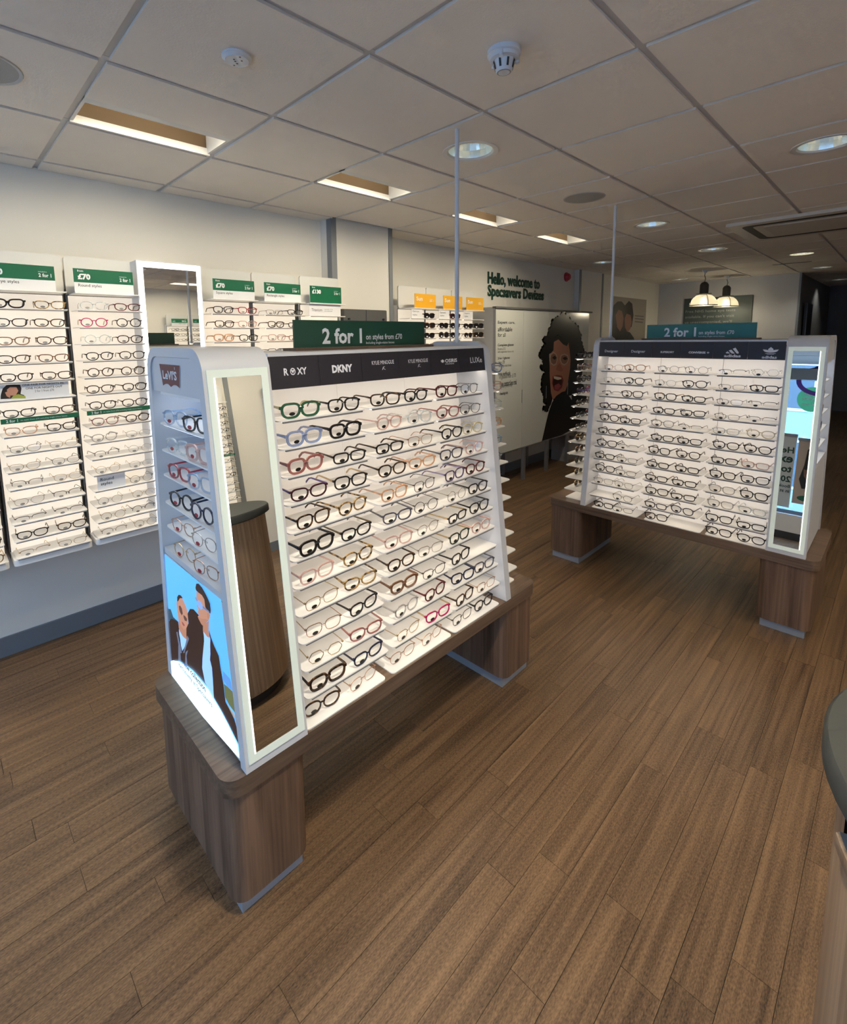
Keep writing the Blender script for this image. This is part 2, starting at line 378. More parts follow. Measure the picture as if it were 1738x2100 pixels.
for l in range(-2, 9):
    for k in range(-5, 22):
        xa, xb, ya, yb = OX+T*l, OX+T*(l+1), OY+T*k, OY+T*(k+1)
        xc, yc = (xa+xb)/2, (ya+yb)/2
        if xb < -3.3 or yc < -2.7 or yc > 13.7 or (yc > 10 and (xc < -1.5 or xc > 1.5)): continue
        if l == 0 and k in TROUGH:
            addobj('ceiling_tile', MB().box(-2.178, xb-.0125, ya+.0125, yb-.0125, tz0, tz1).mesh('ceiling_tile'), CEILM, ce); continue
        if l == 7 and k in FILL_TROUGH:
            addobj('ceiling_tile', MB().box(xa+.0125, 2.054, ya+.0125, yb-.0125, tz0, tz1).mesh('ceiling_tile'), CEILM, ce); continue
        if l == -2:
            lim = -3.218 if yc < 2.2 else (-3.088 if yc < 2.9 else -3.318)
            if lim < xb-.04:
                addobj('ceiling_tile', MB().box(lim, xb-.0125, ya+.0125, yb-.0125, tz0, tz1).mesh('ceiling_tile'), CEILM, ce)
            continue
        if l == 8: 
            addobj('ceiling_tile', MB().box(xa+.0125, 3.2, ya+.0125, yb-.0125, tz0, tz1).mesh('ceiling_tile'), CEILM, ce); continue
        hole = any(abs(xc-d[0]) < .1 and abs(yc-d[1]) < .1 for d in DOWN+FILL_DOWN)
        addobj('ceiling_tile', htile if hole else tile, CEILM, ce, (xc, yc, tz0))
# --- shop front behind the camera (seen in the far stand's mirror)
FRAMEM = mat('shopfront_frame', (.30, .32, .34), .4)
wf = MB().box(-3.4, 3.4, YF-.12, YF, 0, .38).box(-3.4, 3.4, YF-.1, YF, 2.31, 2.48).box(-3.4, -3.1, YF-.1, YF, .1, 2.7).box(3.05, 3.4, YF-.1, YF, .1, 2.7).box(-3.4, 3.4, YF-.1, YF, 2.56, 2.75)
top(wf.build('wall_front', FRAMEM), 'grey shop front frame reflected in the tall mirror', 'wall', kind='structure')
GLASS = see_through('window_glass', (.6, .7, .8), .03, .1, .05)
for n, (x0, x1) in enumerate(((-3.1, -1.6), (-1.55, -.1), (-.05, 1.4), (1.45, 3.05))):
    w = empty('window_%d' % (n+1), (0, YF, 0)); top(w, 'tall shop window pane with grey frame, number %s from the display wall' % ('one', 'two', 'three', 'four')[n], 'window', kind='structure')
    MB().box(x0, x1, -.06, -.054, .38, 2.31).build('pane', GLASS, w); MB().box(x0, x1, -.06, -.054, 2.48, 2.56).build('pane', GLASS, w)
    MB().box(x1, x1+.05, -.1, 0, .1, 2.56).build('mullion', FRAMEM, w)
# outside
top(MB().box(-14, 14, -14, YF-.12, -.25, -.08).build('pavement', mat('pavement_grey', (.42, .43, .45), .8, noise=(3, .1))), 'pale grey pavement outside the shop window', 'pavement', kind='structure')
bd = empty('building', (0, -11, 0)); top(bd, 'pale rendered building across the street beyond the window', 'building')
FAC = mat('facade_pale', (.36, .47, .58), .7)
MB().box(-9, 9, -3, 0, -.1, 4.4).build('wall', FAC, bd); MB().box(-9.1, 9.1, -3.1, .12, 4.4, 4.55).build('cornice', mat('cornice_white', (.75, .78, .8), .6), bd)
for i in range(7):
    for z0 in (.5, 2.7):
        x = -7.6+i*2.4; w = MB().box(x, x+1.1, -.02, .03, z0, z0+1.4).build('window', mat('facade_frame', (.8, .82, .85), .5), bd)
        MB().box(x+.08, x+1.02, .03, .035, z0+.08, z0+1.32).build('pane', mat('facade_pane', (.08, .12, .16), .1), w)

# ================================================================== glasses
DATA = {
'L_rect':[(-1.763,0.916),(-1.292,0.928),(-1.223,0.484),(-1.786,0.453)],
'L_tree':[(-1.768,0.707),(-1.727,0.72),(-1.706,0.7),(-1.666,0.702),(-1.694,0.684),(-1.746,0.667),(-1.769,0.68)],
'L_head2':[(-1.645,0.794),(-1.626,0.81),(-1.6,0.812),(-1.576,0.8),(-1.56,0.786),(-1.558,0.761),(-1.56,0.739),(-1.58,0.715),(-1.606,0.698),(-1.631,0.702),(-1.648,0.713),(-1.652,0.733),(-1.656,0.753),(-1.657,0.771)],
'L_cap2':[(-1.647,0.781),(-1.646,0.798),(-1.629,0.813),(-1.61,0.818),(-1.592,0.815),(-1.619,0.805),(-1.638,0.787)],
'L_sa':[(-1.634,0.771),(-1.621,0.778),(-1.607,0.773),(-1.602,0.757),(-1.612,0.747),(-1.626,0.75),(-1.634,0.759)],
'L_sb':[(-1.597,0.755),(-1.58,0.757),(-1.566,0.754),(-1.569,0.744),(-1.587,0.739),(-1.596,0.745)],
'L_lips2':[(-1.62,0.722),(-1.605,0.724),(-1.591,0.72),(-1.602,0.712),(-1.614,0.714)],
'L_neck2':[(-1.648,0.713),(-1.606,0.698),(-1.58,0.715),(-1.585,0.689),(-1.585,0.671),(-1.619,0.668),(-1.644,0.675),(-1.654,0.686)],
'L_shirt2':[(-1.655,0.679),(-1.644,0.675),(-1.619,0.668),(-1.584,0.673),(-1.59,0.66),(-1.619,0.625),(-1.638,0.606),(-1.647,0.621),(-1.65,0.644),(-1.656,0.66)],
'L_jacket':[(-1.776,0.645),(-1.726,0.686),(-1.658,0.704),(-1.655,0.679),(-1.56,0.739),(-1.563,0.773),(-1.537,0.8),(-1.507,0.811),(-1.467,0.808),(-1.463,0.793),(-1.432,0.784),(-1.434,0.755),(-1.432,0.728),(-1.44,0.693),(-1.789,0.523),(-1.768,0.603)],
'L_lapel':[(-1.683,0.654),(-1.67,0.661),(-1.66,0.633),(-1.648,0.611),(-1.643,0.596),(-1.661,0.587),(-1.671,0.616)],
'L_lapel2':[(-1.578,0.69),(-1.564,0.684),(-1.593,0.646),(-1.618,0.608),(-1.631,0.602),(-1.604,0.644)],
'L_hair':[(-1.469,0.899),(-1.46,0.915),(-1.442,0.922),(-1.417,0.919),(-1.394,0.909),(-1.377,0.899),(-1.364,0.889),(-1.361,0.869),(-1.366,0.856),(-1.387,0.858),(-1.401,0.863),(-1.404,0.886),(-1.421,0.893),(-1.454,0.891),(-1.467,0.892)],
'L_face':[(-1.464,0.887),(-1.447,0.891),(-1.421,0.893),(-1.404,0.886),(-1.397,0.87),(-1.389,0.86),(-1.378,0.854),(-1.37,0.849),(-1.382,0.829),(-1.396,0.819),(-1.411,0.802),(-1.425,0.79),(-1.444,0.79),(-1.462,0.799),(-1.468,0.805),(-1.457,0.812),(-1.465,0.82),(-1.457,0.832),(-1.469,0.838),(-1.463,0.854),(-1.468,0.864)],
'L_jaw':[(-1.444,0.79),(-1.462,0.799),(-1.467,0.804),(-1.435,0.811),(-1.408,0.822),(-1.382,0.829),(-1.396,0.819),(-1.411,0.802),(-1.425,0.79)],
'L_ear':[(-1.391,0.848),(-1.375,0.856),(-1.368,0.85),(-1.382,0.831),(-1.391,0.832)],
'L_la':[(-1.463,0.857),(-1.448,0.866),(-1.432,0.867),(-1.42,0.861),(-1.422,0.849),(-1.436,0.84),(-1.455,0.841),(-1.462,0.846)],
'L_arm':[(-1.478,0.864),(-1.468,0.867),(-1.463,0.857),(-1.421,0.859),(-1.386,0.861),(-1.371,0.861),(-1.375,0.856),(-1.39,0.855),(-1.423,0.853),(-1.46,0.853)],
'L_neck':[(-1.432,0.787),(-1.382,0.828),(-1.39,0.794),(-1.384,0.773),(-1.404,0.766),(-1.434,0.772)],
'L_shirt':[(-1.434,0.775),(-1.404,0.766),(-1.382,0.77),(-1.386,0.745),(-1.399,0.713),(-1.444,0.692),(-1.432,0.728),(-1.43,0.757)],
'L_jacket2':[(-1.387,0.796),(-1.377,0.778),(-1.34,0.742),(-1.39,0.718),(-1.382,0.77),(-1.387,0.777)],
'L_bjacket':[(-1.768,0.579),(-1.436,0.734),(-1.453,0.673),(-1.462,0.635),(-1.447,0.594),(-1.419,0.584),(-1.486,0.583),(-1.549,0.58),(-1.61,0.568),(-1.675,0.551),(-1.779,0.497)],
'L_bshirt':[(-1.432,0.736),(-1.386,0.758),(-1.388,0.721),(-1.395,0.695),(-1.384,0.675),(-1.383,0.638),(-1.385,0.576),(-1.419,0.584),(-1.447,0.594),(-1.462,0.635),(-1.453,0.673)],
'L_bjacket2':[(-1.367,0.766),(-1.327,0.741),(-1.319,0.705),(-1.306,0.66),(-1.3,0.611),(-1.246,0.587),(-1.229,0.562),(-1.228,0.52),(-1.289,0.546),(-1.339,0.564),(-1.385,0.576),(-1.383,0.638),(-1.384,0.675),(-1.395,0.695),(-1.388,0.721),(-1.386,0.758)],
'L_cityb':[(-1.31,0.701),(-1.263,0.701),(-1.253,0.671),(-1.286,0.665),(-1.311,0.673)],
'L_cityg':[(-1.309,0.661),(-1.286,0.665),(-1.253,0.668),(-1.244,0.607),(-1.281,0.61),(-1.305,0.621)],
'L_cars':[(-1.307,0.604),(-1.245,0.6),(-1.243,0.589),(-1.303,0.584)],
'L_bl':[(-1.672,0.611),(-1.656,0.626),(-1.657,0.559),(-1.684,0.549)],
'L_bl2':[(-1.605,0.618),(-1.579,0.638),(-1.599,0.607),(-1.596,0.574),(-1.618,0.569)],
'L_swoosh':[(-1.779,0.497),(-1.73,0.527),(-1.675,0.551),(-1.61,0.568),(-1.549,0.58),(-1.486,0.583),(-1.419,0.584),(-1.385,0.574),(-1.339,0.564),(-1.289,0.546),(-1.231,0.517),(-1.224,0.479),(-1.299,0.471),(-1.547,0.449),(-1.783,0.455)],
'W_hair':[(5.678,1.924),(5.598,1.882),(5.518,1.861),(5.479,1.83),(5.43,1.815),(5.423,1.77),(5.367,1.711),(5.341,1.652),(5.275,1.624),(5.229,1.585),(5.296,1.564),(5.279,1.526),(5.223,1.507),(5.206,1.469),(5.152,1.412),(5.21,1.381),(5.269,1.319),(5.195,1.274),(5.273,1.24),(5.313,1.208),(5.238,1.173),(5.221,1.114),(5.243,1.053),(5.207,1.006),(5.266,0.971),(5.259,0.912),(5.31,0.856),(5.37,0.83),(5.312,0.815),(5.274,0.779),(5.354,0.739),(5.451,0.811),(5.488,0.879),(5.443,0.955),(5.403,1.162),(5.397,1.283),(5.381,1.424),(5.478,1.471),(5.493,1.561),(5.594,1.579),(5.699,1.557),(5.828,1.545),(5.886,1.491),(5.923,1.427),(6.06,1.401),(6.27,1.415),(6.264,1.492),(6.186,1.592),(6.168,1.678),(6.081,1.764),(5.966,1.805),(5.897,1.836),(5.807,1.886)],
'W_hair2':[(5.888,1.459),(6.269,1.421),(6.3,1.326),(6.26,1.217),(6.22,1.109),(6.088,0.986),(5.933,0.912),(5.852,0.973),(5.886,1.131),(5.916,1.257)],
'W_back':[(5.411,1.602),(5.911,1.617),(6.294,1.415),(6.284,1.216),(6.202,1.021),(6.301,0.98),(5.958,0.877),(5.591,0.869),(5.509,0.857),(5.443,0.955),(5.403,1.162)],
'W_face':[(5.483,1.571),(5.593,1.6),(5.711,1.537),(5.808,1.514),(5.849,1.555),(5.889,1.449),(5.917,1.342),(5.913,1.236),(5.886,1.131),(5.86,1.026),(5.799,0.945),(5.713,0.942),(5.609,0.909),(5.529,0.875),(5.488,0.879),(5.443,0.955),(5.403,1.162),(5.397,1.283),(5.391,1.424),(5.478,1.471)],
'W_jacket':[(5.713,0.942),(5.799,0.94),(5.879,0.895),(6.008,0.796),(6.023,0.574),(6.01,0.42),(5.68,0.381),(5.253,0.384),(5.306,0.51),(5.341,0.597),(5.404,0.734),(5.47,0.83),(5.568,0.903)],
'W_jacket2':[(5.955,0.932),(6.179,1.023),(6.3,0.992),(6.441,0.752),(6.464,0.449),(6.01,0.42),(6.016,0.685)],
'W_lips':[(5.469,1.158),(5.575,1.166),(5.701,1.148),(5.752,1.087),(5.714,0.995),(5.617,0.956),(5.513,0.985),(5.462,1.066)],
'W_mouth':[(5.494,1.146),(5.576,1.151),(5.681,1.133),(5.727,1.078),(5.688,1.007),(5.606,0.972),(5.522,1.0),(5.478,1.065)],
'W_teeth':[(5.494,1.156),(5.681,1.128),(5.693,1.107),(5.599,1.103),(5.505,1.125)],
'W_tongue':[(5.52,1.041),(5.622,1.059),(5.687,1.023),(5.606,0.977),(5.522,1.0)],
'W_nose':[(5.579,1.284),(5.64,1.312),(5.729,1.214),(5.677,1.201),(5.593,1.217),(5.551,1.234)],
'W_lensa':[(5.383,1.374),(5.404,1.428),(5.479,1.453),(5.557,1.418),(5.581,1.356),(5.552,1.296),(5.487,1.281),(5.416,1.312)],
'W_lensb':[(5.631,1.354),(5.655,1.409),(5.749,1.422),(5.837,1.398),(5.873,1.344),(5.822,1.293),(5.747,1.274),(5.672,1.3)],
'W_eyea':[(5.442,1.382),(5.501,1.405),(5.56,1.377),(5.504,1.354)],
'W_eyeb':[(5.699,1.366),(5.773,1.384),(5.84,1.356),(5.765,1.336)],
'W_door':[(4.269,1.933),(6.375,1.946),(6.465,0.437),(4.437,0.412)],
'T_t1':[(4.316,1.81),(4.636,1.77)],
'T_t2':[(4.317,1.746),(4.586,1.698)],
'T_t3':[(4.318,1.686),(4.461,1.641)],
'T_t4':[(4.32,1.573),(4.618,1.536)],
'T_t5':[(4.321,1.534),(4.46,1.502)],
'T_t6':[(4.322,1.497),(4.62,1.47)],
'T_t7':[(4.323,1.434),(4.546,1.399)],
'T_t8':[(4.339,1.394),(4.447,1.358)],
'T_t9':[(4.34,1.353),(4.575,1.316)],
'T_t10':[(4.341,1.275),(4.561,1.23)],
'T_t11':[(4.357,1.246),(4.669,1.187)],
'T_t12':[(4.366,1.176),(4.687,1.116)],
'T_t13':[(4.367,1.14),(4.606,1.09)],
'T_t14':[(4.369,1.06),(4.519,1.017)],
'T_t15':[(4.46,0.45),(4.735,0.365)],
'P_rect':[(7.675,2.231),(9.071,2.235),(9.105,1.413),(7.691,1.447)],
'P_hair':[(7.67,1.548),(7.717,1.797),(7.679,1.944),(7.748,2.094),(7.892,2.161),(8.047,2.168),(8.181,2.109),(8.23,2.136),(8.336,2.187),(8.476,2.145),(8.552,1.962),(8.498,1.775),(8.292,1.696),(8.173,1.592),(7.99,1.517)],
'P_fa':[(7.835,1.948),(7.936,2.038),(8.076,2.016),(8.152,1.903),(8.121,1.774),(8.034,1.696),(7.915,1.76)],
'P_fb':[(8.191,1.903),(8.26,1.982),(8.429,1.96),(8.489,1.855),(8.442,1.735),(8.327,1.683),(8.22,1.761)],
'P_body':[(7.995,1.466),(8.071,1.645),(8.292,1.696),(8.428,1.682),(8.61,1.587),(8.662,1.451)],
'P_l1':[(8.6,1.963),(8.996,1.957),(8.998,1.938),(8.603,1.945)],
'P_l2':[(8.606,1.915),(9.002,1.908),(9.005,1.889),(8.608,1.897)],
'P_l3':[(8.612,1.867),(8.972,1.858),(8.974,1.838),(8.614,1.848)],
'G_hair':[(0.241,1.412),(0.251,1.446),(0.267,1.465),(0.295,1.469),(0.318,1.462),(0.322,1.44),(0.316,1.411),(0.329,1.404),(0.333,1.388),(0.306,1.388),(0.239,1.391)],
'G_face':[(0.266,1.439),(0.279,1.453),(0.303,1.451),(0.309,1.429),(0.299,1.409),(0.282,1.405),(0.269,1.415)],
'G_top':[(0.278,1.39),(0.289,1.407),(0.308,1.411),(0.334,1.397),(0.334,1.385)],
'G_hand':[(0.258,1.425),(0.268,1.43),(0.278,1.408),(0.274,1.394),(0.263,1.404)],
'LG':[(-1.652,1.581),(-1.48,1.581),(-1.491,1.513),(-1.5,1.517),(-1.517,1.521),(-1.532,1.521),(-1.543,1.519),(-1.561,1.513),(-1.57,1.516),(-1.585,1.521),(-1.6,1.521),(-1.617,1.518),(-1.631,1.513)],
'LGt':[(-1.63,1.562),(-1.501,1.539)],
}
C = {}
def cm(k, word, m_, tm=None): C[k] = (word, m_, tm or m_)
BLK = mat('acetate_black', (.010, .010, .012), .22)
TORT = tortoise('acetate_tortoise', (.020, .010, .006), (.16, .065, .018), 70, .5, .68)
TORTL = tortoise('acetate_light_tortoise', (.035, .02, .01), (.50, .30, .10), 60, .42, .6)
GOLDM = mat('metal_gold', (.62, .47, .27), .25, .9)
cm('black', 'black', BLK); cm('blackgold', 'black', BLK, GOLDM); cm('blackbrown', 'black', BLK, mat('temple_olive', (.12, .085, .04), .3))
cm('tort', 'tortoiseshell', TORT); cm('tortl', 'light tortoiseshell', TORTL); cm('blacktort', 'black', BLK, TORT)
cm('green', 'green', mat('acetate_green', (.02, .10, .05), .22), mat('temple_cream', (.72, .62, .36), .3))
cm('lblue', 'pale blue', see_through('acetate_blue', (.30, .38, .62), .72))
cm('rose', 'dusky rose', see_through('acetate_rose', (.40, .13, .115), .82))
cm('purple', 'plum', mat('acetate_plum', (.05, .010, .018), .22), mat('temple_violet', (.10, .06, .25), .3))
cm('violet', 'violet', see_through('acetate_violet', (.075, .04, .15), .88), mat('temple_lilac', (.3, .25, .4), .3))
cm('clear', 'clear', see_through('acetate_clear', (.62, .70, .70), .38))
cm('clearblue', 'clear blue', see_through('acetate_clear_blue', (.25, .42, .62), .45))
cm('pink', 'pale pink', see_through('acetate_pink', (.72, .42, .36), .55))
cm('orange', 'peach', see_through('acetate_peach', (.75, .36, .16), .6))
cm('yellow', 'pale yellow', see_through('acetate_yellow', (.72, .62, .35), .5))
cm('gold', 'gold', GOLDM); cm('rgold', 'rose gold', mat('metal_rose_gold', (.60, .38, .28), .25, .9))
cm('silver', 'silver', mat('metal_silver', (.50, .47, .43), .25, .9)); cm('gun', 'gunmetal', mat('metal_gunmetal', (.07, .065, .06), .3, .6))
cm('brown', 'brown', see_through('acetate_brown', (.20, .085, .04), .9)); cm('navy', 'navy', mat('acetate_navy', (.012, .018, .05), .22))
cm('grey', 'clear grey', see_through('acetate_grey', (.35, .34, .33), .5)); cm('red', 'red', see_through('acetate_red', (.35, .012, .03), .9))
cm('maroon', 'maroon', mat('acetate_maroon', (.10, .012, .015), .22)); cm('magenta', 'magenta', mat('acetate_magenta', (.50, .015, .12), .25), GOLDM)
cm('dgreen', 'dark green', mat('acetate_dark_green', (.015, .03, .018), .25), GOLDM); cm('slate', 'slate blue', see_through('acetate_slate', (.075, .08, .12), .88))
LENS = see_through('lens_clear', (.9, .92, .9), .04, .05, .05)
SUNL = mat('lens_dark', (.02, .015, .018), .08)
GREYST = see_through('sticker_grey', (.25, .25, .25), .6)
STICK = mat('sticker_black', (.01, .01, .01), .4)
SH = {  # half width, half height, squareness, taper to the bottom, cat-eye lift, rim drop
 'sq': (.0275, .0180, 3.2, .17, .0015), 'rd': (.0245, .0205, 2.0, .0, 0), 'cat': (.0275, .0165, 2.7, .18, .0050), 'rect': (.0275, .0142, 3.6, .12, .001),
 'pan': (.0265, .0185, 2.5, .17, .001), 'geo': (.0275, .0190, 3.0, .05, 0), 'avi': (.0280, .0195, 2.7, .22, .0015)}
SHW = {'sq': 'square', 'rd': 'round', 'cat': 'cat-eye', 'rect': 'rectangular', 'pan': 'rounded', 'geo': 'hexagonal', 'avi': 'double-bridge'}
def lens_loop(sh, side, n):
    a, bb_, p, tp, lift = SH[sh]; o = []
    for i in range(n):
        t = 2*math.pi*(i+.5)/n; c, s = math.cos(t), math.sin(t)
        if sh == 'geo':
            k = round(t/(math.pi/3))*math.pi/3; q = math.cos(math.pi/6)/math.cos((t % (math.pi/3))-math.pi/6); q = min(q, 1.06)
            x, z = a*q*c, bb_*q*s*1.05
        else:
            x = a*math.copysign(abs(c)**(2/p), c); z = bb_*math.copysign(abs(s)**(2/p), s)
        x *= 1-tp*max(0, -z/bb_)
        if z > 0 and x > 0: z += lift*(x/a)**2*(z/bb_)
        o.append((side*x, z))
    return o
def offs(loop, d):
    n = len(loop); o = []
    ar = sum(loop[i][0]*loop[(i+1) % n][1]-loop[(i+1) % n][0]*loop[i][1] for i in range(n)); sg = 1 if ar > 0 else -1
    for i in range(n):
        a, c = loop[i-1], loop[(i+1) % n]; tx, tz = c[0]-a[0], c[1]-a[1]; l = math.hypot(tx, tz) or 1
        o.append((loop[i][0]+sg*tz/l*d, loop[i][1]-sg*tx/l*d))
    return o
CXL = .0345
def glasses_meshes(sh, th):
    """th: 'thick' acetate, 'mid' acetate, 'thin' metal wire"""
    n = 22; t, d = {'thick': (.0072, .0045), 'mid': (.0047, .0036), 'thin': (.0019, .0019), 'half': (.0026, .0020)}[th]
    bot = SH[sh][1]+t
    f = MB(); lens = []
    for side in (-1, 1):
        lp = lens_loop(sh, side, n); out = offs(lp, t)
        A = [(x+side*CXL, z+bot) for x, z in lp]; B = [(x+side*CXL, z+bot) for x, z in out]
        if th == 'half':
            keep = [i for i in range(n) if lp[i][1] > -.004]
            idx = sorted(keep, key=lambda i: (math.atan2(lp[i][1], side*lp[i][0])+math.pi/2) % (2*math.pi))
            f.ring([B[i] for i in idx], [A[i] for i in idx], -d/2, d/2, 'y', closed=False)
        else:
            f.ring(B, A, -d/2, d/2, 'y')
        wrap = []
        b2 = MB(); b2.add([(x, 0, z) for x, z in A], [tuple(range(n))]); lens.append(b2.mesh('lens'))
    a, hb_ = SH[sh][0], SH[sh][1]
    # bridge
    g = CXL-a-.0005; zb = bot+hb_*(.42 if sh != 'avi' else .5)
    pts = [(-g-t*.3, .0005, zb-.001), (-g*.5, .002, zb+.0012), (0, .0026, zb+.0018), (g*.5, .002, zb+.0012), (g+t*.3, .0005, zb-.001)]
    f.tube(pts, max(t*.55, .0011), 6)
    if sh == 'avi': f.tube([(-g*1.6, 0, bot+hb_+t*.4), (g*1.6, 0, bot+hb_+t*.4)], max(t*.4, .0009), 6)
    if t < .003:   # nose pads on wire
        for s in (-1, 1): f.tube([(s*g, -.001, zb-.004), (s*g*.75, -.006, zb-.006), (s*g*.7, -.006, zb-.011)], [.0006, .0008, .0016], 5)
    # end pieces
    xo = CXL+a+t; zt = bot+hb_*.62+SH[sh][4]*.7
    for s in (-1, 1):
        f.box(s*(xo-t*.9), s*(xo+.004), -.005, d/2, zt-max(t*.8, .0022), zt+max(t*.5, .0016))
    W_ = xo+.003
    # temple: straight to the bend, then down behind the ear
    hw, hh = {'thick': (.0018, .0036), 'mid': (.0016, .0026), 'thin': (.0009, .0012), 'half': (.0010, .0014)}[th]
    L1 = .090; ctr = [(0, 0, 0), (-.001, -.03, .0005), (-.0025, -L1, .0), (-.0035, -L1-.014, -.0045), (-.005, -L1-.030, -.020)]
    hs = [1.25, 1.0, .85, 1.1, 1.35] if th != 'thin' else [1, .9, .9, 1.5, 2.0]
    tb = MB()
    for i, (p, q) in enumerate(zip(ctr, hs)):
        x, y, z = p; tb.v += [(x-hw, y, z-hh*q), (x+hw, y, z-hh*q), (x+hw, y, z+hh*q), (x-hw, y, z+hh*q)]
    for i in range(len(ctr)-1):
        for j in range(4): tb.f.append((4*i+j, 4*i+(j+1) % 4, 4*i+4+(j+1) % 4, 4*i+4+j))
    tb.f += [(3, 2, 1, 0), tuple(4*(len(ctr)-1)+j for j in range(4))]
    tr = tb.mesh('temple'); tl_b = MB(); tl_b.v = [(-x, y, z) for x, y, z in tb.v]; tl_b.f = [q[::-1] for q in tb.f]; tl = tl_b.mesh('temple')
    st = MB().prism([(x*1.0, z) for x, z in ell(CXL-.003, bot-hb_*.58, .0105, .0058, 14)], .0016, .0022, 'y').mesh('size_sticker')
    return dict(front=f.mesh('frame_front'), lens=lens, tr=tr, tl=tl, hinge=(W_, -.004, zt), sticker=st)
GM = {}
def glasses(spec, M4, label, group, cat='glasses', sticker=True, dark=False):
    sh, th, ck = spec
    if (sh, th) not in GM: GM[(sh, th)] = glasses_meshes(sh, th)
    g = GM[(sh, th)]; word, fm, tm = C[ck]
    e = bpy.data.objects.new('glasses' if cat == 'glasses' else 'sunglasses', None); COL.objects.link(e); e.empty_display_size = .02; e.matrix_world = M4
    addobj('frame_front', g['front'], fm, e)
    for lm in g['lens']: addobj('lens', lm, SUNL if dark else LENS, e)
    hx, hy, hz = g['hinge']
    addobj('temple', g['tr'], tm, e, (hx, hy, hz)); addobj('temple', g['tl'], tm, e, (-hx, hy, hz))
    if sticker:
        addobj('size_sticker', g['sticker'], STICK if sticker is True else sticker, e)
    top(e, label, cat, group); return e
THW = {'thick': 'thick-framed', 'mid': 'slim', 'thin': 'thin metal', 'half': 'half-rimmed'}
ORD = ['top', 'second', 'third', 'fourth', 'fifth', 'sixth', 'seventh', 'eighth', 'ninth', 'tenth', 'eleventh', 'twelfth', 'thirteenth', 'fourteenth', 'bottom']
NTH = ['first', 'second', 'third', 'fourth', 'fifth', 'sixth']
def spec_of(s):
    a = s.split('.'); return (a[0], a[1], a[2])
def desc(spec): return '%s %s %s' % (C[spec[2]][0], THW[spec[1]], SHW[spec[0]])

